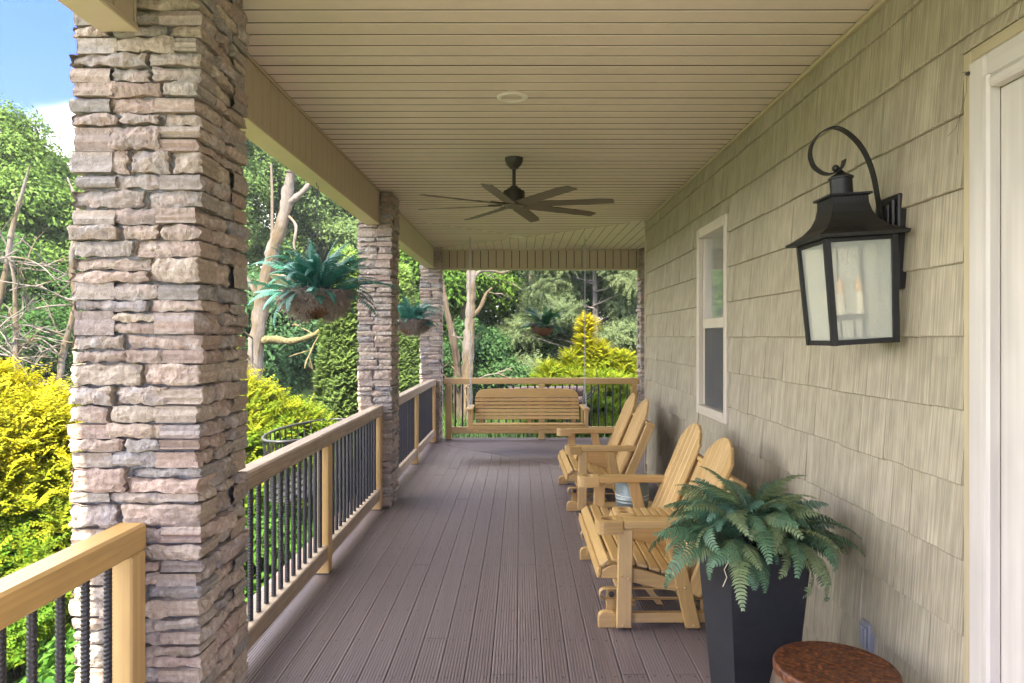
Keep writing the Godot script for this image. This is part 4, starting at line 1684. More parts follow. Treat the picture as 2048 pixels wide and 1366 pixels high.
func swing() -> void:
	var t := thing("porch_swing", "ochre slatted porch swing hanging on chains at the far end", "porch swing", Vector3(0.096, 0, -9.62), 0.015)
	var m: Material = M.paint
	var b: MB
	for i in 6:
		var z := 0.245 - 0.083 * i
		var y := 0.452 - 0.008 * i
		box_part("seat_slat", Vector3(-0.745, y - 0.02, z - 0.075), Vector3(0.745, y, z), m, t, Vector3.RIGHT, 0.006)
	box_part("seat_apron", Vector3(-0.755, 0.368, 0.222), Vector3(0.755, 0.428, 0.252), m, t, Vector3.RIGHT, 0.006)
	for x in [-0.69, 0.03, 0.70]:
		box_part("seat_bearer", Vector3(x - 0.03, 0.342, -0.27), Vector3(x + 0.03, 0.367, 0.25), m, t, Vector3.BACK, 0.004)
		b = mk(Vector3.UP)
		b.xf = Transform3D(Basis(Vector3.RIGHT, -0.33), Vector3(x * 0.93, 0.42, -0.245))
		b.box(Vector3(-0.025, 0, -0.05), Vector3(0.025, 0.36, -0.0125), 0.004)
		part("back_bearer", b.done(), m, t)
	var back := Transform3D(Basis(Vector3.RIGHT, -0.33), Vector3(0, 0.415, -0.225))
	for i in 6:
		b = mk()
		b.xf = back
		var y := 0.045 + 0.051 * i
		b.box(Vector3(-0.725, y, -0.011), Vector3(0.725, y + 0.042, 0.011), 0.004)
		part("back_slat", b.done(), m, t)
	b = mk()
	b.xf = back
	var o := [-0.725, 0.352, 0.725, 0.352]
	o.append_array(round_lobe(0.60, 0.352, 0.122, 8, 80, 6))
	o.append_array([0.48, 0.483, 0.2, 0.487, -0.2, 0.487, -0.48, 0.483])
	o.append_array(round_lobe(-0.60, 0.352, 0.122, 100, 172, 6))
	b.prism(v2(o), -0.012, 0.012, 0.004)
	part("crest_board", b.done(), m, t)
	for s in [1.0, -1.0]:
		box_part("arm_post", Vector3(minf(s * 0.75, s * 0.80), 0.36, 0.17), Vector3(maxf(s * 0.75, s * 0.80), 0.628, 0.225), m, t, Vector3.UP, 0.005)
		box_part("arm_post", Vector3(minf(s * 0.75, s * 0.785), 0.36, -0.29), Vector3(maxf(s * 0.75, s * 0.785), 0.628, -0.24), m, t, Vector3.UP, 0.005)
		box_part("arm", Vector3(s * 0.775 - 0.045, 0.6285, -0.33), Vector3(s * 0.775 + 0.045, 0.656, 0.27), m, t, Vector3.BACK, 0.007)
		var joint := Vector3(s * 0.775, 0.955, -0.02)
		part("chain", chain_mesh(Vector3(s * 0.785, CEIL - 0.05, -0.05), joint, 0.04, 0.0032).done(), M.chain, t)
		part("chain", chain_mesh(joint, Vector3(s * 0.775, 0.66, 0.22), 0.038, 0.003).done(), M.chain, t)
		part("chain", chain_mesh(joint, Vector3(s * 0.775, 0.66, -0.27), 0.038, 0.003).done(), M.chain, t)
		b = mk()
		b.tube(pts([Vector3(s * 0.785, CEIL - 0.001, -0.05), Vector3(s * 0.785, CEIL - 0.025, -0.05), Vector3(s * 0.785 + 0.014, CEIL - 0.04, -0.05), Vector3(s * 0.785, CEIL - 0.056, -0.05), Vector3(s * 0.785 - 0.012, CEIL - 0.045, -0.05)]), PackedFloat32Array([0.004]), 6)
		part("hook", b.done(), M.chain, t)


# ---------------------------------------------------------------- ferns
func frond(length: float, rise: float, droop: float, half: float, base: Color, tip: Color, pairs: int, curl := 0.0) -> ArrayMesh:
	# grows from the origin along +x; climbs at «rise» radians and bends over by «droop»
	var b := MB.new()
	b.tinted = true
	var n := 14
	var p := PackedVector3Array()
	var pos := Vector3.ZERO
	var ang := rise
	var side := 0.0
	for i in n + 1:
		p.append(pos)
		var f := float(i) / n
		ang -= droop / n * (0.4 + 1.2 * f)
		side += curl / n
		pos += Vector3(cos(ang) * cos(side), sin(ang), cos(ang) * sin(side)) * length / n
	b.col = base.lerp(Color(0.14, 0.12, 0.05), 0.35)
	var r := PackedFloat32Array()
	for i in n + 1:
		r.append(0.0024 * (1.0 - 0.75 * i / n))
	b.tube(p, r, 5, false, false)
	var sag := rr(0.04, 0.22)
	for k in pairs:
		var f := 0.1 + 0.9 * (k + 0.5) / pairs
		var at := f * n
		var i := mini(int(at), n - 1)
		var c := p[i].lerp(p[i + 1], at - i)
		var t := (p[i + 1] - p[i]).normalized()
		var w0 := t.cross(Vector3.UP).normalized() if absf(t.y) < 0.98 else Vector3.BACK
		var nn := w0.cross(t)
		var reach := half * pow(sin(PI * pow(clampf(f * 0.93 + 0.035, 0, 1), 0.72)), 0.75) * rr(0.88, 1.08)
		var wide := length * 0.9 / pairs * 0.86
		for s in [-1.0, 1.0]:
			var out: Vector3 = (w0 * s + t * rr(0.16, 0.32) - nn * sag * rr(0.7, 1.3)).normalized()
			var along := (t - out * t.dot(out)).normalized()
			var q := base.lerp(tip, clampf(f * 0.6 + rr(-0.2, 0.3), 0, 1)) * rr(0.8, 1.15)
			b.col = q
			var nl: Vector3 = out.cross(along).normalized() * s * -1.0
			if nl.dot(nn) < 0:
				nl = -nl
			var r0 := c
			var m0 := c + out * reach * 0.55 - nn * reach * 0.03
			var m1 := c + out * reach * 1.0 - nn * reach * 0.16
			var s0 := b.v.size()
			b.put(r0 - along * wide * 0.42, nl, Vector2.ZERO)
			b.put(r0 + along * wide * 0.42, nl, Vector2.ZERO)
			b.put(m0 - along * wide * 0.40, (nl - along * 0.3).normalized(), Vector2.ZERO)
			b.put(m0 + nl * wide * 0.08, nl, Vector2.ZERO)
			b.put(m0 + along * wide * 0.46, (nl + along * 0.3).normalized(), Vector2.ZERO)
			b.col = q * 1.08
			b.put(m1 + along * wide * 0.55, nl, Vector2.ZERO)
			var order := [0, 2, 3, 0, 3, 1, 1, 3, 4, 2, 5, 3, 3, 5, 4]
			if (b.v[s0 + 2] - b.v[s0]).cross(b.v[s0 + 3] - b.v[s0]).dot(nl) > 0.0:
				order.reverse()
			for q2 in order:
				b.ix.append(s0 + q2)
	return b.done()


func planters() -> void:
	# tapered black planter with a fern, turned a little
	var t := thing("fern_planter", "tall black tapered planter in front of the near glider", "planter", Vector3(1.02, 0, -3.14), deg_to_rad(8))
	var b := mk()
	var prof := [[0.125, 0.004], [0.130, 0.006], [0.180, 0.672], [0.178, 0.676], [0.164, 0.676], [0.162, 0.672], [0.155, 0.60]]
	for i in prof.size() - 1:
		var r0: float = prof[i][0]
		var r1: float = prof[i + 1][0]
		for s in 4:
			var tb := Basis(Vector3.UP, PI / 2 * s)
			var y0: float = prof[i][1]
			var y1: float = prof[i + 1][1]
			var inside := Vector3(0, 0.3, 0) if i < 4 else tb * Vector3(0, 0.64, 0.4)
			if i == 3:
				inside = tb * Vector3(0, 0.3, 0.17)
			b.face([tb * Vector3(-r0, y0, r0), tb * Vector3(r0, y0, r0), tb * Vector3(r1, y1, r1), tb * Vector3(-r1, y1, r1)], inside)
	b.face([Vector3(-0.125, 0.004, 0.125), Vector3(0.125, 0.004, 0.125), Vector3(0.125, 0.004, -0.125), Vector3(-0.125, 0.004, -0.125)], Vector3(0, 0.3, 0))
	part("pot", b.done(), M.planter, t)
	box_part("soil", Vector3(-0.154, 0.60, -0.154), Vector3(0.154, 0.625, 0.154), M.soil, t, Vector3.RIGHT, 0.0)
	var f := thing("fern", "bushy green fern spilling over the black planter", "fern", Vector3(1.01, 0.69, -3.14))
	var n := 190
	for i in n:
		var a := rr(0, TAU)
		var k := rng.randf()
		var rise := lerpf(0.25, 1.5, pow(k, 0.7))
		var length := lerpf(0.38, 0.36, k) * rr(0.65, 1.15)
		var droop := rr(1.2, 2.8)
		var pick := rng.randf()
		var base := Color(0.055, 0.115, 0.052)
		var tip := Color(0.095, 0.19, 0.095)
		if pick < 0.36:
			base = Color(0.125, 0.175, 0.07)
			tip = Color(0.20, 0.255, 0.115)
		elif pick < 0.55:
			base = Color(0.042, 0.11, 0.068)
			tip = Color(0.08, 0.17, 0.11)
		elif pick < 0.58:
			base = Color(0.055, 0.07, 0.075)
			tip = Color(0.09, 0.12, 0.12)
		var mesh := frond(length, rise, droop, rr(0.05, 0.066), base * 1.1, tip * 1.1, 26, rr(-1.0, 1.0))
		part("frond", mesh, M.fern, f, Transform3D(Basis(Vector3.UP, a) * Basis(Vector3.RIGHT, rr(-1.0, 1.0)), Vector3(cos(a) * 0.13 * (1 - k), 0.05 * k, -sin(a) * 0.13 * (1 - k))))
	b = mk()
	b.tube(pts([Vector3(-0.10, 0.06, 0.17), Vector3(-0.15, 0.03, 0.20), Vector3(-0.155, -0.02, 0.215), Vector3(-0.17, -0.05, 0.21), Vector3(-0.16, -0.08, 0.215), Vector3(-0.175, -0.12, 0.21)]), PackedFloat32Array([0.002]), 5)
	part("tendril", b.done(), M.candle, f)
	basket("hanging fern basket nearest the camera, with mossy coir bowl below the porch beam", Vector3(-1.39, 2.653, -4.84), 0.73, 0.2, Color(0.014, 0.10, 0.068), Color(0.03, 0.155, 0.108), 84, 0.8, 0.0, 0.34)
	basket("small hanging fern basket between the middle and far stone columns", Vector3(-1.41, 2.653, -9.3), 0.82, 0.19, Color(0.022, 0.115, 0.082), Color(0.045, 0.175, 0.13), 60, 0.6, 1.3, 0.31)
	basket("dark green hanging fern basket over the far railing, above the swing", Vector3(0.36, 2.653, -11.17), 0.84, 0.20, Color(0.01, 0.06, 0.022), Color(0.02, 0.11, 0.04), 44, 0.0, 2.6, 0.34)


func basket(label: String, hook: Vector3, drop: float, r: float, base: Color, tip: Color, n: int, moss: float, turn: float, reach: float) -> void:
	var t := thing("hanging_fern_basket", label, "hanging basket", hook, turn, "fern baskets hanging from the porch beams")
	var rim := Vector3(0, -drop, 0)
	var b := mk()
	# hook and chain down to a ring, then three strands
	b.tube(pts([Vector3(0, -0.001, 0), Vector3(0, -0.02, 0), Vector3(0.012, -0.03, 0), Vector3(0.012, -0.045, 0), Vector3(0, -0.055, 0), Vector3(-0.012, -0.048, 0)]), PackedFloat32Array([0.003]), 6)
	part("hook", b.done(), M.iron, t)
	var ring := Vector3(0, -drop * 0.42, 0)
	part("chain", chain_mesh(Vector3(0, -0.055, 0), ring, 0.034, 0.0022).done(), M.iron, t)
	for i in 3:
		var a := TAU * i / 3 + 0.4
		part("chain", chain_mesh(ring, rim + Vector3(cos(a) * r, 0, sin(a) * r), 0.03, 0.0018).done(), M.iron, t)
	# wire frame
	b = mk()
	for k in 3:
		var y: float = [0.0, -0.07, -0.125][k]
		var rk: float = r * [1.0, 0.86, 0.55][k]
		var p := PackedVector3Array()
		for i in 28:
			p.append(rim + Vector3(cos(TAU * i / 28) * rk, y, sin(TAU * i / 28) * rk))
		b.tube(p, PackedFloat32Array([0.003 if k == 0 else 0.002]), 6, true)
	for i in 14:
		var a := TAU * i / 14
		var p := PackedVector3Array()
		for q in 7:
			var w := PI / 2 * q / 6.0
			p.append(rim + Vector3(cos(a) * cos(w) * r * 1.01, -sin(w) * 0.15, sin(a) * cos(w) * r * 1.01))
		b.tube(p, PackedFloat32Array([0.0018]), 5)
	part("wire_frame", b.done(), M.iron, t)
	# coir bowl, uneven rim
	b = mk()
	for j in 7:
		for i in 33:
			var a := TAU * i / 32
			var w := PI / 2 * (6 - j) / 6.0
			var k := 1.0 + 0.08 * sin(a * 3.0 + turn) + 0.05 * sin(a * 7.0 + j * 1.3)
			var lift := 0.03 * sin(a * 2.0 + turn + 0.7) * (j / 6.0)
			b.put(rim + Vector3(cos(a) * pow(cos(w), 1.25) * r * 0.95 * k, -sin(w) * 0.15 * k - 0.04 + lift, sin(a) * pow(cos(w), 1.25) * r * 0.95 * k), Vector3(cos(a) * cos(w), -sin(w), sin(a) * cos(w)), Vector2(a, w))
	for j in 6:
		for i in 32:
			var a := j * 33 + i
			b.ix.append_array([a, a + 1, a + 33, a + 1, a + 34, a + 33])
	part("coir_liner", b.done(), M.coir, t)
	b = mk()
	b.xf = Transform3D(Basis(), rim)
	b.lathe(v2([r * 0.93, -0.055, 0.0001, -0.05]), 20)
	part("soil", b.done(), M.soil, t)
	# tangled grey moss round the rim
	if moss > 0.0:
		b = mk()
		for i in int(3600 * moss):
			var a := rr(0, TAU)
			var w := deg_to_rad((60.0 + 28.0 * sin(a * 2.0 + turn + 2.4)) * pow(rng.randf(), 1.3)) - 0.15
			var ro := r * rr(0.96, 1.12) * (1.0 + 0.07 * sin(a * 5.0 + turn) + 0.05 * sin(a * 11.0))
			var p := PackedVector3Array()
			var c := rim + Vector3(cos(a) * cos(w) * ro, -sin(w) * 0.15 - 0.03, sin(a) * cos(w) * ro)
			var d := Vector3(rr(-1, 1), rr(-1, 0.3), rr(-1, 1)).normalized()
			for k in 5:
				p.append(c)
				d = (d + Vector3(rr(-1, 1), rr(-1.2, 0.6), rr(-1, 1)) * 0.8).normalized()
				c += d * rr(0.01, 0.026)
			b.tube(p, PackedFloat32Array([0.0017]), 3, false, false)
		part("moss", b.done(), M.moss_grey, t).set_meta("kind", "stuff")
	for i in n:
		var a := TAU * i * 0.381966 + rr(-0.25, 0.25)
		var k := float(i) / n
		var up := k > 0.45
		var rise := rr(1.05, 1.5) if up else rr(0.05, 0.85)
		var length: float = reach * (rr(1.05, 1.55) if up else rr(0.75, 1.3))
		var droop := rr(0.5, 2.2) if up else rr(0.6, 1.9)
		var mesh := frond(length, rise, droop, rr(0.038, 0.052), base * rr(0.75, 1.25), tip * rr(0.75, 1.3), 24, rr(-0.4, 0.4))
		part("frond", mesh, M.fern, t, Transform3D(Basis(Vector3.UP, a) * Basis(Vector3.RIGHT, rr(-0.6, 0.6)), rim + Vector3(cos(a) * r * 0.55 * (1 - k), -0.04, -sin(a) * r * 0.55 * (1 - k))))
	if moss > 0.7:
		# a few long fronds that reach towards the column
		for a in [-0.25, 0.05, 0.3, 2.7]:
			part("frond", frond(0.56, 0.45, 1.15, 0.042, base, tip, 30, 0.2), M.fern, t, Transform3D(Basis(Vector3.UP, a), rim + Vector3(cos(a) * r * 0.5, -0.02, -sin(a) * r * 0.5)))


# ---------------------------------------------------------------- garden and wood
func leaf_quad(b: MB, at: Vector3, d: Vector3, up: Vector3, l: float, w: float, c: Color) -> void:
	# one leaf: two halves folded along the midrib
	var s := d.cross(up).normalized()
	var nn := s.cross(d).normalized()
	var tip := at + d * l - nn * l * 0.12
	var m := at + d * l * 0.45
	var s0 := b.v.size()
	b.col = c
	b.put(at, nn, Vector2.ZERO)
	b.put(m + s * w * 0.5 + nn * w * 0.14, (nn - s * 0.35).normalized(), Vector2.ZERO)
	b.put(m - s * w * 0.5 + nn * w * 0.14, (nn + s * 0.35).normalized(), Vector2.ZERO)
	b.put(tip, nn, Vector2.ZERO)
	b.ix.append_array([s0, s0 + 3, s0 + 1, s0, s0 + 2, s0 + 3])


func broad_clump(n: int, l: float, w: float, spread: float) -> ArrayMesh:
	# a spray of broad leaves about a short twig that grows along +y
	var b := MB.new()
	b.tinted = true
	for i in n:
		var k := rng.randf()
		var a := rr(0, TAU)
		var at := Vector3(cos(a) * spread * rr(0.1, 1.0), (k - 0.5) * spread * 1.0, sin(a) * spread * rr(0.1, 1.0))
		var d := Vector3(cos(a) * rr(0.5, 1), rr(-0.5, 0.45), sin(a) * rr(0.5, 1)).normalized()
		var up := (Vector3.UP + Vector3(rr(-0.5, 0.5), 0, rr(-0.5, 0.5))).normalized()
		leaf_quad(b, at, d, up, l * rr(0.7, 1.2), w * rr(0.8, 1.15), Color.WHITE * rr(0.8, 1.15))
	return b.done()


func feather_clump(n: int, l: float, leaf: float, wide: float, arch: float) -> ArrayMesh:
	# a plume: small narrow leaves along an arching twig that starts along +y
	var b := MB.new()
	b.tinted = true
	for t in n:
		var a := TAU * t / n + rr(-0.4, 0.4)
		var lean := rr(0.25, 0.9)
		var d := Vector3(cos(a) * lean, 1.0, sin(a) * lean).normalized()
		var p := Vector3.ZERO
		var ll := l * rr(0.65, 1.1)
		var q := 9
		for k in q:
			d = (d + Vector3(cos(a) * arch * 0.5, -arch, sin(a) * arch * 0.5) / q).normalized()
			p += d * ll / q
			var s := d.cross(Vector3.UP).normalized()
			for e in [-1.0, 1.0]:
				var od: Vector3 = (s * e + d * 0.9 + Vector3(rr(-0.4, 0.4), rr(-0.4, 0.4), rr(-0.4, 0.4))).normalized()
				leaf_quad(b, p, od, (Vector3.UP + s * 0.2).normalized(), leaf * rr(0.7, 1.15) * (1.0 - 0.4 * k / q), wide, Color.WHITE * rr(0.82, 1.15))
	return b.done()


func scatter(called: String, parent: Node, mesh: Mesh, m: Material, xs: Array, cs: PackedColorArray) -> MultiMeshInstance3D:
	var mm := MultiMesh.new()
	mm.transform_format = MultiMesh.TRANSFORM_3D
	mm.use_colors = true
	mm.mesh = mesh
	mm.instance_count = xs.size()
	for i in xs.size():
		mm.set_instance_transform(i, xs[i])
		mm.set_instance_color(i, cs[i])
	var o := MultiMeshInstance3D.new()
	o.name = called
	o.multimesh = mm
	o.material_override = m
	o.set_meta("kind", "stuff")
	parent.add_child(o, true)
	return o


func crown(called: String, parent: Node, mesh: Mesh, m: Material, blobs: Array, n: int, s0: float, s1: float, dark: Color, light: Color, shell := 0.4, droop := 0.0) -> MultiMeshInstance3D:
	# blobs: [centre, radii]; clumps sit mostly in each blob's outer shell, growing outwards
	var xs := []
	var cs := PackedColorArray()
	var total := 0.0
	for bl in blobs:
		var r: Vector3 = bl[1]
		total += pow(r.x * r.y * r.z, 0.667)
	for bl in blobs:
		var c: Vector3 = bl[0]
		var r: Vector3 = bl[1]
		var k := int(round(n * pow(r.x * r.y * r.z, 0.667) / total))
		var own := rng.randf()
		for i in k:
			var d := Vector3(rng.randfn(), rng.randfn(), rng.randfn()).normalized()
			if d.y < -0.35 and rng.randf() < 0.5:
				d.y = -d.y
			var q := pow(rng.randf(), shell)
			var p := c + Vector3(d.x * r.x, d.y * r.y, d.z * r.z) * q * rr(0.85, 1.12)
			var up := (d + Vector3(0, 0.7 - droop, 0) + Vector3(rr(-0.4, 0.4), rr(-0.3, 0.3), rr(-0.4, 0.4))).normalized()
			var side := up.cross(Vector3(rr(-1, 1), rr(-0.2, 0.2), rr(-1, 1)).normalized()).normalized()
			if side.length() < 0.5:
				side = Vector3.RIGHT
			var s := rr(s0, s1)
			xs.append(Transform3D(Basis(side, up, side.cross(up)).scaled(Vector3(s, s, s)), p))
			cs.append(dark.lerp(light, clampf(own * 0.5 + rng.randf() * 0.6 - 0.05, 0, 1)) * rr(0.85, 1.12))
	return scatter(called, parent, mesh, m, xs, cs)


func limb(b: MB, a: Vector3, d: Vector3, length: float, r0: float, r1: float, wob: float, steps := 7) -> PackedVector3Array:
	var p := PackedVector3Array()
	var rad := PackedFloat32Array()
	var q := a
	for i in steps + 1:
		p.append(q)
		rad.append(lerpf(r0, r1, float(i) / steps) * rr(0.93, 1.08))
		d = (d + Vector3(rr(-1, 1), rr(-0.6, 0.8), rr(-1, 1)) * wob).normalized()
		q += d * length / steps
	b.tube(p, rad, 8 if r0 > 0.03 else 5)
	return p


func broad_tree(called: String, label: String, x: float, d: float, h: float, r: float, low: float, dark: Color, light: Color, n: int, mesh: Mesh, sc := 1.0, group := "") -> void:
	var g := ground_at(x, -d)
	var t := thing(called, label, "tree", Vector3(x, g, -d), 0.0, group)
	var b := mk(Vector3.UP)
	var p := limb(b, Vector3(0, -0.2, 0), Vector3(rr(-0.08, 0.08), 1, 0), h * 0.75, 0.05 + h * 0.014, 0.04, 0.05, 9)
	for i in 7:
		var k := p[3 + i % 6]
		var a := rr(0, TAU)
		limb(b, k, Vector3(cos(a), rr(0.3, 0.9), sin(a)).normalized(), r * rr(0.6, 0.95), 0.05, 0.015, 0.12)
	part("trunk", b.done(), M.bark_brown, t)
	var blobs := []
	var mid := (h + low) * 0.5
	var hy := (h - low) * 0.5
	for i in 26:
		var dd := Vector3(rng.randfn(), rng.randfn() * 0.9, rng.randfn()).normalized()
		var q := pow(rng.randf(), 0.45)
		var y := mid + dd.y * hy * q * 0.86
		var narrow := 1.0 - 0.35 * clampf((y - mid) / hy, 0, 1)
		var br := r * rr(0.24, 0.42)
		blobs.append([Vector3(dd.x * r * q * 0.8 * narrow, y, dd.z * r * q * 0.8 * narrow), Vector3(br, br * rr(0.55, 0.8), br)])
	crown("crown", t, mesh, M.leaf, blobs, n, 0.75 * sc, 1.25 * sc, dark, light)


func arborvitae(label: String, x: float, d: float, h: float, r: float, mesh: Mesh) -> void:
	var g := ground_at(x, -d)
	var t := thing("arborvitae", label, "tree", Vector3(x, g, -d), 0.0, "columnar evergreens beside the porch")
	var b := mk(Vector3.UP)
	b.tube(pts([Vector3(0, -0.1, 0), Vector3(0, h * 0.85, 0)]), PackedFloat32Array([0.06, 0.02]), 8)
	part("trunk", b.done(), M.bark_brown, t)
	var xs := []
	var cs := PackedColorArray()
	for i in 3200:
		var k := pow(rng.randf(), 0.8)
		var y := h * (0.02 + 0.98 * k)
		var rad := r * pow(clampf(1.0 - k, 0.0, 1.0), 0.42) * minf(1.0, 0.75 + k * 3.0)
		var a := rr(0, TAU)
		rad *= (1.0 + 0.10 * sin(a * 5.0 + y * 4.0) + 0.06 * sin(a * 9.0 - y * 9.0)) * rr(0.74, 1.03)
		var out := Vector3(cos(a), 0, sin(a))
		var up := (out * rr(0.45, 0.9) + Vector3(0, 1, 0) + Vector3(rr(-0.25, 0.25), 0, rr(-0.25, 0.25))).normalized()
		var side := up.cross(out.rotated(Vector3.UP, rr(-0.9, 0.9))).normalized()
		var s := rr(0.7, 1.15)
		xs.append(Transform3D(Basis(side, up, side.cross(up)).scaled(Vector3(s, s, s)), Vector3(out.x * rad, y, out.z * rad)))
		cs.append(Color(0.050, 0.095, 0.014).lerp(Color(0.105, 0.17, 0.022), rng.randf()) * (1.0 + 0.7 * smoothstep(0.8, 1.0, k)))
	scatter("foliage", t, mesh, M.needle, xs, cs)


func golden_shrub(label: String, x: float, d: float, h: float, r: float, n: int, tops: Array, mesh: Mesh, gold: Color, green: Color, sc: float, stems := 9) -> void:
	# several stems; plumes are yellow where they are young, at the top and tips
	var g := ground_at(x, -d)
	var t := thing("golden_shrub", label, "shrub", Vector3(x, g, -d), 0.0, "golden shrubs round the porch")
	var b := mk(Vector3.UP)
	for i in stems:
		var a := TAU * i / stems + rr(-0.3, 0.3)
		limb(b, Vector3(cos(a) * 0.08, -0.1, sin(a) * 0.08), Vector3(cos(a) * 0.45, 1, sin(a) * 0.45).normalized(), h * rr(0.6, 0.85), 0.028, 0.006, 0.10, 8)
	part("stems", b.done(), M.bark_brown, t)
	var xs := []
	var cs := PackedColorArray()
	for i in n:
		var tp: Array = tops[rng.randi() % tops.size()]
		var k := pow(rng.randf(), 0.75)
		var a := rr(0, TAU)
		var top_h: float = h * tp[2]
		var y := top_h * lerpf(0.16, 1.0, k)
		var wide: float = r * tp[3] * pow(maxf(0.0, 1.0 - pow(k, tp[4])), 0.6)
		wide *= 1.0 + 0.22 * sin(a * 4.0 + y * 5.0)
		var rad := wide * pow(rng.randf(), 0.35)
		var p := Vector3(tp[0] * r + cos(a) * rad, y, tp[1] * r + sin(a) * rad)
		var out := Vector3(cos(a), 0, sin(a))
		var up := (out * rr(0.2, 1.1) * (1.2 - k) + Vector3(0, rr(0.5, 1.1), 0) + Vector3(rr(-0.3, 0.3), 0, rr(-0.3, 0.3))).normalized()
		var side := up.cross(Vector3(rr(-1, 1), 0.1, rr(-1, 1)).normalized()).normalized()
		var s := rr(0.7, 1.2) * sc
		xs.append(Transform3D(Basis(side, up, side.cross(up)).scaled(Vector3(s, s, s)), p))
		var young := clampf(smoothstep(0.38, 0.98, y / h + 0.22 * (rad / maxf(r, 0.01)) - 0.06) + rr(-0.3, 0.25), 0, 1)
		cs.append(green.lerp(gold, young) * rr(0.85, 1.15))
	scatter("foliage", t, mesh, M.leaf, xs, cs)


func twig_fork(b: MB, a: Vector3, d: Vector3, length: float, r: float, depth: int) -> void:
	var p := limb(b, a, d, length, r, r * 0.45, 0.16, 6)
	if depth <= 0:
		return
	for i in 3:
		var k := p[2 + rng.randi() % 5]
		var q := (d + Vector3(rr(-1, 1), rr(-0.7, 0.8), rr(-1, 1)) * 0.9).normalized()
		twig_fork(b, k, q, length * rr(0.35, 0.6), r * 0.5, depth - 1)


func weather(b: MB, r: float, tone := Color.WHITE) -> void:
	# ridged bark: push the surface in and out, tint it in patches of moss and pale bare wood
	b.tinted = true
	for i in b.v.size():
		var p := b.v[i]
		var n1 := noise.get_noise_3d(p.x * 260, p.y * 60, p.z * 260)
		var n2 := noise.get_noise_3d(p.x * 700 + 40, p.y * 190, p.z * 700)
		b.v[i] = p + b.n[i] * (n1 * 0.32 + n2 * 0.16) * r
		var k := noise.get_noise_3d(p.x * 90 + 9, p.y * 45, p.z * 90)
		var c := Color(1, 1, 1)
		if k > 0.05:
			c = c.lerp(Color(0.62, 0.50, 0.26), clampf((k - 0.05) * 5.0, 0, 0.85))
		elif k < -0.1:
			c = c.lerp(Color(1.5, 1.45, 1.4), clampf((-0.1 - k) * 5.0, 0, 0.9))
		b.c[i] = c * tone * (1.0 + n2 * 0.7)


func dead_tree(label: String, x: float, d: float, spine: Array, radii: Array, limbs: Array, called := "dead_tree", tone := Color.WHITE) -> Node3D:
	var g := ground_at(x, -d)
	var t := thing(called, label, "dead tree", Vector3(x, g, -d))
	var b := mk(Vector3.UP)
	var cv := Curve3D.new()
	for i in spine.size():
		var h := Vector3.ZERO
		if i > 0 and i < spine.size() - 1:
			h = (spine[i + 1] - spine[i - 1]) / 6.0
		cv.add_point(spine[i], -h, h)
	cv.bake_interval = 0.12
	var line := cv.get_baked_points()
	var rad := PackedFloat32Array()
	for i in line.size():
		var f := float(i) / (line.size() - 1) * (radii.size() - 1)
		var k := mini(int(f), radii.size() - 2)
		rad.append(lerpf(radii[k], radii[k + 1], f - k) * (1.0 + 0.10 * sin(i * 1.7) + 0.06 * sin(i * 3.1 + 1.0)))
	b.tube(line, rad, 20)
	weather(b, radii[0], tone)
	part("trunk", b.done(), M.bark_grey, t)
	for l in limbs:
		b = mk(Vector3.UP)
		var path: Array = l[0]
		cv = Curve3D.new()
		for i in path.size():
			var h := Vector3.ZERO
			if i > 0 and i < path.size() - 1:
				h = (path[i + 1] - path[i - 1]) / 6.0
			cv.add_point(path[i], -h, h)
		cv.bake_interval = 0.1
		line = cv.get_baked_points()
		rad = PackedFloat32Array()
		for i in line.size():
			rad.append(lerpf(l[1], l[2], float(i) / (line.size() - 1)) * (1.0 + 0.12 * sin(i * 2.1)))
		b.tube(line, rad, 8)
		for i in int(l[3]):
			var k: Vector3 = line[rng.randi() % line.size()]
			twig_fork(b, k, Vector3(rr(-1, 1), rr(-0.5, 0.8), rr(-0.6, 0.6)).normalized(), rr(0.25, 0.8), 0.014, 1)
		weather(b, l[1], tone)
		part("limb", b.done(), M.bark_grey if l.size() < 5 else M.moss_limb, t)
	return t


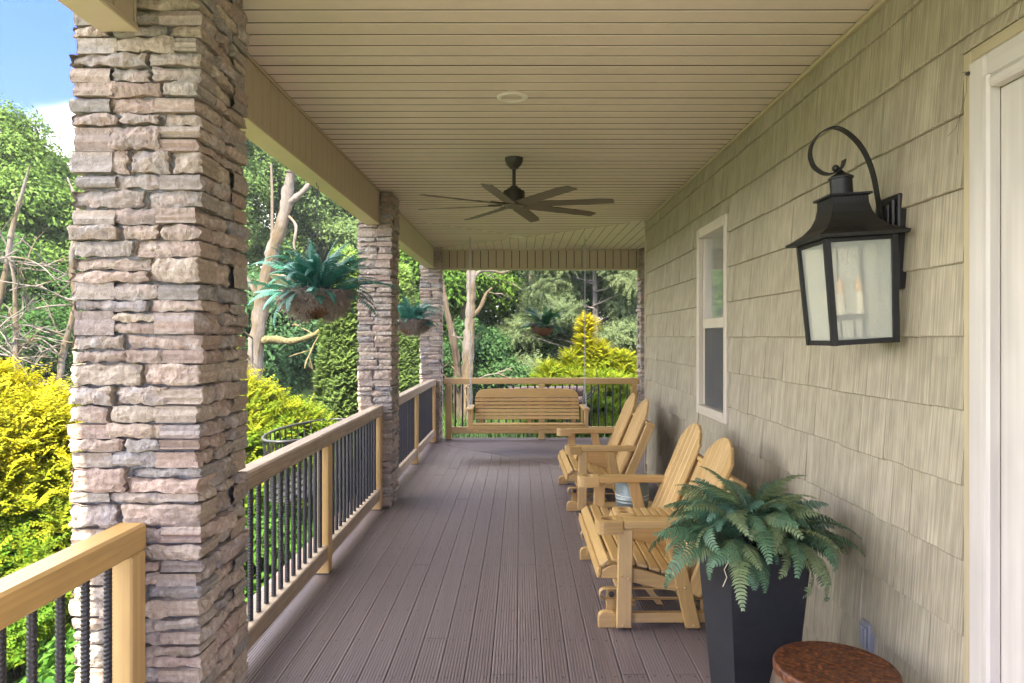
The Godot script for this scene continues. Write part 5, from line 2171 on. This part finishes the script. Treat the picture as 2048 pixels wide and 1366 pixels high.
func garden() -> void:
	triplanar(mat("moss_limb", Color(0.22, 0.18, 0.085), 1.0), tx(mottle(131, 0.03, 0.1, Color(0.45, 0.45, 0.35), Color(1, 1, 1))), 2.5, 3.0)
	var broad := broad_clump(42, 0.105, 0.055, 0.32)
	var broad_small := broad_clump(40, 0.085, 0.043, 0.26)
	var plume := feather_clump(5, 0.26, 0.05, 0.018, 0.5)
	var gold_plume := feather_clump(8, 0.23, 0.038, 0.016, 0.45)
	var flat := feather_clump(5, 0.17, 0.04, 0.017, 0.2)
	var wisp := feather_clump(9, 0.5, 0.085, 0.02, 1.0)
	var low_leaf := broad_clump(14, 0.085, 0.045, 0.13)

	# ---- the wood: trees one can tell apart, from left to right
	broad_tree("leafy_tree", "tall pale green tree against the sky at the left edge", -13.0, 17.2, 8.3, 3.4, 1.6, Color(0.065, 0.13, 0.022), Color(0.125, 0.20, 0.036), 4600, broad)
	broad_tree("leafy_tree", "dark green tree low behind the bare thin trunks at the left edge", -11.4, 15.2, 4.6, 2.4, 0.2, Color(0.03, 0.085, 0.016), Color(0.065, 0.135, 0.025), 2400, broad)
	broad_tree("leafy_tree", "tall tree at the far left, mostly cut off by the picture edge", -17.5, 19.5, 8.6, 3.4, 1.0, Color(0.03, 0.08, 0.012), Color(0.085, 0.15, 0.02), 1800, broad)
	broad_tree("leafy_tree", "tall light green tree behind the pale dead trunk left of the middle column", -8.6, 20.5, 10.2, 3.3, 0.6, Color(0.065, 0.125, 0.028), Color(0.125, 0.195, 0.05), 4600, broad)
	broad_tree("leafy_tree", "soft green tree above the nearest hanging basket", -6.6, 23.5, 11.5, 3.5, 1.0, Color(0.07, 0.125, 0.036), Color(0.13, 0.195, 0.066), 4200, broad)
	broad_tree("leafy_tree", "dark bluish green tree beneath the nearest hanging basket", -5.4, 15.6, 4.1, 2.0, 0.1, Color(0.028, 0.075, 0.025), Color(0.06, 0.125, 0.045), 2800, broad_small, 1.2)
	broad_tree("leafy_tree", "tree filling the gap between the middle and far stone columns", -4.3, 25.5, 9.5, 2.6, 1.0, Color(0.03, 0.075, 0.02), Color(0.085, 0.14, 0.04), 1900, broad)
	broad_tree("leafy_tree", "bright green tree left of the grey trunk behind the swing", -2.5, 20.5, 6.6, 2.2, 0.3, Color(0.03, 0.085, 0.01), Color(0.095, 0.175, 0.02), 1800, broad)
	broad_tree("leafy_tree", "dark green tree right of the grey trunk, behind the far basket", 0.15, 23.0, 8.0, 2.7, 0.2, Color(0.028, 0.085, 0.02), Color(0.07, 0.145, 0.04), 3400, broad)
	broad_tree("leafy_tree", "small low tree just above the left end of the swing", -0.9, 17.5, 2.9, 1.3, 0.1, Color(0.025, 0.07, 0.02), Color(0.055, 0.115, 0.035), 1500, broad_small)
	# grey-green junipers behind the golden shrub
	for q in [["loose grey green juniper behind the golden shrub at the far end", 2.0, 19.5, 8.0, 2.4], ["second grey green juniper, half hidden by the house corner", 4.6, 20.5, 8.5, 2.4]]:
		var g := ground_at(q[1], -q[2])
		var t := thing("juniper", q[0], "tree", Vector3(q[1], g, -q[2]))
		var b := mk(Vector3.UP)
		limb(b, Vector3(0, -0.2, 0), Vector3(0.02, 1, 0), q[3] * 0.9, 0.13, 0.02, 0.03, 10)
		var blobs := []
		for i in 46:
			var y: float = rr(0.3, q[3] * 0.97)
			var a := rr(0, TAU)
			var reach: float = q[4] * (1.0 - 0.55 * y / q[3]) * rr(0.45, 1.0)
			limb(b, Vector3(0, y * 0.95, 0), Vector3(cos(a), 0.3, sin(a)).normalized(), reach * 1.15, 0.026, 0.006, 0.14, 6)
			blobs.append([Vector3(cos(a) * reach, y + 0.25 * reach, sin(a) * reach), Vector3(0.62, 0.26, 0.62) * rr(0.8, 1.3)])
		part("trunk", b.done(), M.bark_grey, t)
		crown("foliage", t, wisp, M.needle, blobs, 2800, 0.7, 1.2, Color(0.05, 0.085, 0.028), Color(0.125, 0.165, 0.06), 0.6, 0.5)

	# ---- the mass of the wood behind them
	var xs := []
	var cs := PackedColorArray()
	for i in 14000:
		var az := rr(-0.86, 0.42)
		var d := rr(25.0, 38.0)
		var x := d * tan(az)
		var hgt := (6.5 + 3.0 * sin(az * 9.0 + 1.0) + 1.5 * sin(az * 23.0)) * (d / 27.0)
		if az < -0.52:
			hgt = minf(hgt, 6.0)
		var y := hgt * pow(rng.randf(), 0.85)
		var s := rr(1.2, 2.3)
		xs.append(Transform3D(Basis.from_euler(Vector3(rr(-0.8, 0.8), rr(0, TAU), rr(-0.8, 0.8))).scaled(Vector3(s, s, s)), Vector3(x, ground_at(x, -d) + y, -d)))
		var lum := rng.randf()
		cs.append(Color(0.03, 0.075, 0.018).lerp(Color(0.085, 0.145, 0.04), lum) * rr(0.8, 1.2))
	var wood_mass := scatter("woodland", self, broad, M.leaf, xs, cs)
	wood_mass.set_meta("kind", "stuff")
	tag(wood_mass, "mixed green woodland closing the view behind the trees", "woodland")
	# trunks standing in it
	var tl := ["slender dark trunk in the wood between the large and middle columns", "slender dark trunk in the wood just right of the far left column", "slender dark trunk in the wood right of the grey bare trunk"]
	for i in 3:
		var az: float = [-0.33, -0.09, 0.015][i]
		var d := 19.0 + i
		var x := d * tan(az)
		var t := thing("thin_trunk", tl[i], "tree trunk", Vector3(x, ground_at(x, -d), -d), 0.0, "slender trunks in the wood")
		var b := mk(Vector3.UP)
		limb(b, Vector3(0, -0.3, 0), Vector3(rr(-0.1, 0.1), 1, 0).normalized(), rr(5.5, 8.0), rr(0.07, 0.11), 0.03, 0.03, 10)
		part("trunk", b.done(), M.bark_brown, t)

	# ---- dead trees
	dead_tree("pale dead tree with broken top and mossy limb left of the nearest basket", -4.75, 12.6,
		[Vector3(0.02, -0.2, 0), Vector3(0.0, 1.2, 0), Vector3(0.06, 2.2, 0), Vector3(0.17, 3.1, 0), Vector3(0.36, 3.9, 0), Vector3(0.55, 4.5, 0), Vector3(0.66, 5.3, 0)],
		[0.16, 0.14, 0.13, 0.125, 0.118, 0.10, 0.07],
		[[[Vector3(0.05, 2.25, 0), Vector3(0.35, 2.31, 0.05), Vector3(0.7, 2.27, 0.1), Vector3(1.05, 2.36, 0.1), Vector3(1.35, 2.5, 0.15), Vector3(1.7, 2.55, 0.15)], 0.08, 0.018, 3, 1],
		[[Vector3(0.30, 3.45, 0), Vector3(0.55, 3.30, 0.1), Vector3(0.85, 3.10, 0.15), Vector3(1.05, 2.95, 0.2)], 0.06, 0.028, 2, 1],
		[[Vector3(0.30, 3.40, 0), Vector3(0.5, 3.42, 0), Vector3(0.72, 3.36, 0), Vector3(0.95, 3.39, 0)], 0.065, 0.02, 1],
		[[Vector3(0.10, 3.05, 0), Vector3(-0.15, 3.5, 0), Vector3(-0.3, 4.1, 0.1)], 0.05, 0.012, 3],
		[[Vector3(0.62, 4.5, 0), Vector3(0.80, 4.3, 0.1), Vector3(0.78, 3.9, 0.15), Vector3(1.0, 3.6, 0.2), Vector3(1.25, 3.4, 0.2)], 0.03, 0.012, 2],
		[[Vector3(0.60, 4.7, 0), Vector3(0.85, 4.9, 0), Vector3(1.05, 5.1, 0)], 0.07, 0.03, 1]])
	dead_tree("grey bare trunk with forked branches behind the left end of the swing", -1.15, 15.8,
		[Vector3(-0.06, -0.2, 0), Vector3(-0.04, 1.2, 0), Vector3(0.0, 2.4, 0), Vector3(0.05, 3.4, 0), Vector3(0.10, 4.6, 0), Vector3(0.1, 6.4, 0)],
		[0.135, 0.118, 0.11, 0.10, 0.085, 0.05],
		[[[Vector3(0.02, 2.75, 0), Vector3(0.25, 3.0, 0), Vector3(0.38, 3.3, 0), Vector3(0.52, 3.45, 0)], 0.05, 0.03, 1],
		[[Vector3(0.05, 3.5, 0), Vector3(0.22, 3.8, 0), Vector3(0.5, 3.82, 0), Vector3(0.8, 3.78, 0), Vector3(1.1, 3.95, 0)], 0.055, 0.02, 4],
		[[Vector3(-0.02, 1.3, 0), Vector3(0.4, 1.5, 0.1), Vector3(0.8, 1.55, 0.2)], 0.018, 0.006, 6],
		[[Vector3(-0.02, 2.0, 0), Vector3(-0.2, 2.3, 0), Vector3(-0.4, 2.4, 0)], 0.014, 0.006, 2]])
	dead_tree("leaning brown trunk beside the grey bare trunk behind the swing", -1.55, 16.4,
		[Vector3(0.12, -0.2, 0), Vector3(0.1, 1.0, 0), Vector3(0.05, 1.9, 0), Vector3(-0.12, 2.8, 0), Vector3(-0.3, 3.7, 0), Vector3(-0.45, 4.6, 0)],
		[0.10, 0.095, 0.085, 0.07, 0.055, 0.03],
		[[[Vector3(0.1, 1.1, 0), Vector3(-0.3, 1.5, 0), Vector3(-0.7, 1.6, 0)], 0.02, 0.006, 4]], "dead_tree", Color(0.42, 0.36, 0.28))
	# bare thin trunks with tangled twigs at the left edge
	var tr := [["thin bare leaning trunk with pale twigs at the left edge", -9.05, 12.2, [Vector3(-0.5, 0.6, 0), Vector3(-0.1, 2.2, 0), Vector3(0.15, 3.2, 0), Vector3(0.32, 4.2, 0), Vector3(0.62, 5.3, 0)]],
		["thin bare upright trunk with tangled pale twigs at the left edge", -8.55, 12.0, [Vector3(0.15, -0.2, 0), Vector3(0.1, 1.0, 0), Vector3(0.02, 2.0, 0), Vector3(0.0, 3.2, 0), Vector3(-0.1, 3.7, 0)]],
		["crooked bare trunk between the thin trunks and the large stone column", -8.1, 12.4, [Vector3(-0.1, -0.2, 0), Vector3(0.0, 1.0, 0), Vector3(0.1, 2.0, 0), Vector3(0.32, 2.9, 0), Vector3(0.25, 3.7, 0), Vector3(0.38, 4.5, 0), Vector3(0.2, 5.1, 0)]]]
	for q in tr:
		var sp: Array = q[3]
		var limbs := []
		for i in 6:
			var f := rng.randi() % (sp.size() - 1)
			var a: Vector3 = sp[f].lerp(sp[f + 1], rng.randf())
			if a.y < 1.2:
				a = sp[sp.size() / 2]
			var d := Vector3(rr(-1, 1), rr(-0.2, 0.8), rr(-0.5, 0.5)).normalized()
			limbs.append([[a, a + d * 0.4, a + d * 0.8 + Vector3(0, -0.12, 0), a + d * 1.15 + Vector3(0, -0.4, 0)], 0.018, 0.006, 5])
		dead_tree(q[0], q[1], q[2], sp, [0.062, 0.055, 0.05, 0.04, 0.02], limbs, "bare_tree")

	# ---- shrubs
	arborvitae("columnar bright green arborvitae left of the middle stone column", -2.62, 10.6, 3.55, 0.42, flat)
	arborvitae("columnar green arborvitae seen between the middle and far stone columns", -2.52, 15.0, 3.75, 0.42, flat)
	var gold := Color(0.32, 0.285, 0.005)
	var lime := Color(0.075, 0.17, 0.010)
	golden_shrub("golden yellow shrub at the left edge, green below, beside the large column", -3.75, 5.0, 2.03, 1.05, 2300,
		[[0.0, 0.0, 1.0, 0.85, 3.0], [0.45, 0.3, 0.88, 0.7, 3.0], [-0.5, -0.2, 0.92, 0.8, 3.0], [0.2, -0.5, 0.8, 0.8, 2.5]], gold_plume, gold, lime, 1.0)
	golden_shrub("golden yellow shrub sloping down behind the railing right of the large column", -3.25, 8.0, 2.26, 1.15, 3200,
		[[-0.25, 0.0, 1.0, 0.5, 2.2], [-0.6, 0.2, 0.84, 0.7, 3.0], [0.2, 0.1, 0.76, 0.7, 3.0], [0.65, 0.0, 0.64, 0.65, 2.6], [0.0, 0.5, 0.7, 0.9, 2.0]], gold_plume, gold, lime, 1.0)
	golden_shrub("bright golden shrub with a tall spike behind the far railing", 1.42, 14.2, 2.62, 1.2, 2500,
		[[-0.08, 0.0, 1.0, 0.2, 1.3], [-0.36, 0.1, 0.74, 0.3, 1.6], [0.14, 0.1, 0.80, 0.26, 1.5], [0.5, 0.0, 0.74, 0.4, 2.0], [-0.72, 0.2, 0.66, 0.4, 2.4], [0.9, 0.2, 0.72, 0.4, 1.8], [0.1, 0.5, 0.6, 0.9, 3.0], [-0.3, 0.4, 0.62, 0.8, 3.0]], gold_plume, Color(0.30, 0.26, 0.006), Color(0.11, 0.19, 0.010), 1.1, 7)
	# low green shrubs along the foot of the porch
	var k := 0
	for q in [[-2.15, 3.1, 0.75, 0.55], [-2.2, 4.2, 0.85, 0.6], [-2.3, 5.2, 0.75, 0.6], [-2.25, 6.3, 0.85, 0.62], [-2.3, 7.5, 0.7, 0.6], [-2.4, 8.8, 0.85, 0.62], [-2.3, 2.1, 0.6, 0.5]]:
		var g := ground_at(q[0], -q[1])
		var names := ["low green shrub under the railing just right of the large column", "rounded green shrub behind the balusters near the first post", "low green shrub behind the railing past the first post", "leafy green shrub at the foot of the middle column", "low green shrub beyond the middle column", "rounded green shrub behind the far left railing", "low green shrub at the foot of the large column, behind the corner railing"]
		var t := thing("low_shrub", names[k], "shrub", Vector3(q[0], g, -q[1]), 0.0, "low green shrubs along the porch")
		k += 1
		var b := mk(Vector3.UP)
		for i in 6:
			limb(b, Vector3(0, -0.05, 0), Vector3(rr(-0.7, 0.7), 1, rr(-0.7, 0.7)).normalized(), q[2] * 0.8, 0.012, 0.004, 0.1, 5)
		part("stems", b.done(), M.bark_brown, t)
		var blobs := []
		for i in 9:
			var a := rr(0, TAU)
			blobs.append([Vector3(cos(a) * q[3] * rr(0.1, 0.7), q[2] * rr(0.3, 0.8), sin(a) * q[3] * rr(0.1, 0.7)), Vector3(0.28, 0.2, 0.28)])
		crown("foliage", t, low_leaf, M.leaf, blobs, 750, 0.8, 1.25, Color(0.03, 0.10, 0.012), Color(0.085, 0.20, 0.025))
	# red-tipped low shrub by the golden one
	var bs := thing("red_tipped_shrub", "low reddish shrub at the right foot of the golden shrub by the railing", "shrub", Vector3(-2.55, ground_at(-2.55, -9.3), -9.3))
	crown("foliage", bs, low_leaf, M.leaf, [[Vector3(0, 0.75, 0), Vector3(0.4, 0.3, 0.4)], [Vector3(0.2, 0.55, 0.2), Vector3(0.4, 0.3, 0.4)], [Vector3(-0.2, 0.6, 0), Vector3(0.45, 0.4, 0.4)]], 420, 0.7, 1.1, Color(0.08, 0.09, 0.02), Color(0.19, 0.07, 0.04))
	var sm := mk(Vector3.UP)
	for i in 5:
		limb(sm, Vector3(0, -0.05, 0), Vector3(rr(-0.5, 0.5), 1, rr(-0.5, 0.5)).normalized(), 0.7, 0.012, 0.004, 0.1, 5)
	part("stems", sm.done(), M.bark_brown, bs)

	# ---- tall grass beyond the far railing and ground cover
	var blade := MB.new()
	blade.tinted = true
	for i in 9:
		var a := rr(0, TAU)
		var o := Vector3(rr(-0.06, 0.06), 0, rr(-0.06, 0.06))
		var l := rr(0.3, 0.55)
		var out := Vector3(cos(a), 0, sin(a))
		var sd := Vector3(-sin(a), 0, cos(a)) * 0.008
		var p0 := o
		var p1 := o + Vector3(0, l * 0.6, 0) + out * l * 0.12
		var p2 := o + Vector3(0, l * 0.9, 0) + out * l * 0.42
		blade.col = Color.WHITE * rr(0.8, 1.15)
		var s := blade.v.size()
		for q in [p0 - sd, p0 + sd, p1 - sd, p1 + sd, p2]:
			blade.put(q, (out * 0.5 + Vector3.UP * 0.6).normalized(), Vector2.ZERO)
		blade.ix.append_array([s, s + 2, s + 1, s + 1, s + 2, s + 3, s + 2, s + 4, s + 3])
	var tuft := blade.done()
	xs = []
	cs = PackedColorArray()
	for i in 5200:
		var x := rr(-6.0, 4.6)
		var d := rr(11.5, 19.0)
		var s := rr(0.9, 1.7)
		if i > 3200:
			x = rr(-7.5, -1.85)
			d = rr(0.5, 13.0)
			s = rr(0.4, 0.85)
		xs.append(Transform3D(Basis(Vector3.UP, rr(0, TAU)).scaled(Vector3(s, s * rr(0.85, 1.2), s)), Vector3(x, ground_at(x, -d), -d)))
		cs.append(Color(0.05, 0.12, 0.012).lerp(Color(0.12, 0.21, 0.02), rng.randf()))
	var gr := scatter("grass", self, tuft, M.grass, xs, cs)
	gr.set_meta("kind", "stuff")
	tag(gr, "long bright green grass growing round the porch", "grass")

	# ---- iron seat behind the railing, log cradle beyond the far railing
	var ch := thing("iron_bench", "oval dark iron bench rim with spindles seen over the weathered railing", "bench", Vector3(-2.04, GROUND, -6.95))
	var arc := PackedVector3Array()
	var low := PackedVector3Array()
	for i in 40:
		var a := TAU * i / 40.0
		arc.append(Vector3(cos(a) * 0.32, 1.45 + 0.02 * sin(a), sin(a) * 1.0))
		low.append(Vector3(cos(a) * 0.29, 0.95, sin(a) * 0.93))
	var b2 := mk()
	b2.tube(arc, PackedFloat32Array([0.013]), 8, true)
	part("top_rail", b2.done(), M.iron, ch)
	b2 = mk()
	b2.tube(low, PackedFloat32Array([0.011]), 8, true)
	part("seat_rim", b2.done(), M.iron, ch)
	for i in 40:
		b2 = mk()
		b2.tube(pts([low[i], low[i].lerp(arc[i], 0.5) * Vector3(0.98, 1, 0.98), arc[i]]), PackedFloat32Array([0.007]), 6)
		part("spindle", b2.done(), M.iron, ch)
	for i in 6:
		var x := -0.225 + 0.09 * i
		var zz := 0.9 * sqrt(1.0 - pow(x / 0.29, 2))
		box_part("seat_slat", Vector3(x - 0.03, 0.955, -zz), Vector3(x + 0.03, 0.967, zz), M.iron, ch, Vector3.BACK, 0.003)
	for q in [Vector3(-0.22, 0, -0.6), Vector3(0.22, 0, -0.6), Vector3(-0.22, 0, 0.6), Vector3(0.22, 0, 0.6)]:
		b2 = mk()
		b2.tube(pts([q, q + Vector3(0, 0.95, 0)]), PackedFloat32Array([0.014]), 8)
		part("leg", b2.done(), M.iron, ch)
	var lg := thing("log_cradle", "curved black metal cradle beyond the far railing, behind the swing", "rack", Vector3(0.48, ground_at(0.4, -12.6) - 0.27, -12.6))
	for z in [-0.18, 0.18]:
		b2 = mk()
		var p := PackedVector3Array()
		for i in 17:
			var a := PI + PI * i / 16.0
			p.append(Vector3(cos(a) * 0.82, 1.72 + sin(a) * 0.34, z))
		b2.tube(p, PackedFloat32Array([0.014]), 8)
		part("hoop", b2.done(), M.iron, lg)
	for x in [-0.35, 0.35]:
		b2 = mk()
		b2.tube(pts([Vector3(x, 0, -0.18), Vector3(x, 1.415, -0.18)]), PackedFloat32Array([0.014]), 8)
		b2.tube(pts([Vector3(x, 0, 0.18), Vector3(x, 1.415, 0.18)]), PackedFloat32Array([0.014]), 8)
		b2.tube(pts([Vector3(x, 1.41, -0.18), Vector3(x, 1.41, 0.18)]), PackedFloat32Array([0.012]), 8)
		part("leg", b2.done(), M.iron, lg)
	var logs := [[Vector3(0.0, 1.50, 0.1), 0.085, 1.2], [Vector3(0.05, 1.52, -0.09), 0.09, 1.3], [Vector3(-0.02, 1.655, 0.0), 0.088, 1.35]]
	var ln := ["weathered split log at the front of the black cradle", "weathered log at the back of the black cradle", "pinkish weathered log lying on top in the black cradle"]
	for i in 3:
		var l := thing("log", ln[i], "log", Vector3(0.48, ground_at(0.4, -12.6) - 0.27, -12.6) + logs[i][0], rr(-0.04, 0.04))
		b2 = mk()
		var p := PackedVector3Array()
		var rad := PackedFloat32Array()
		for q in 9:
			p.append(Vector3((q / 8.0 - 0.5) * logs[i][2], rr(-0.008, 0.008), rr(-0.008, 0.008)))
			rad.append(logs[i][1] * rr(0.92, 1.08))
		b2.tube(p, rad, 12)
		part("bark", b2.done(), M.log_bark, l)
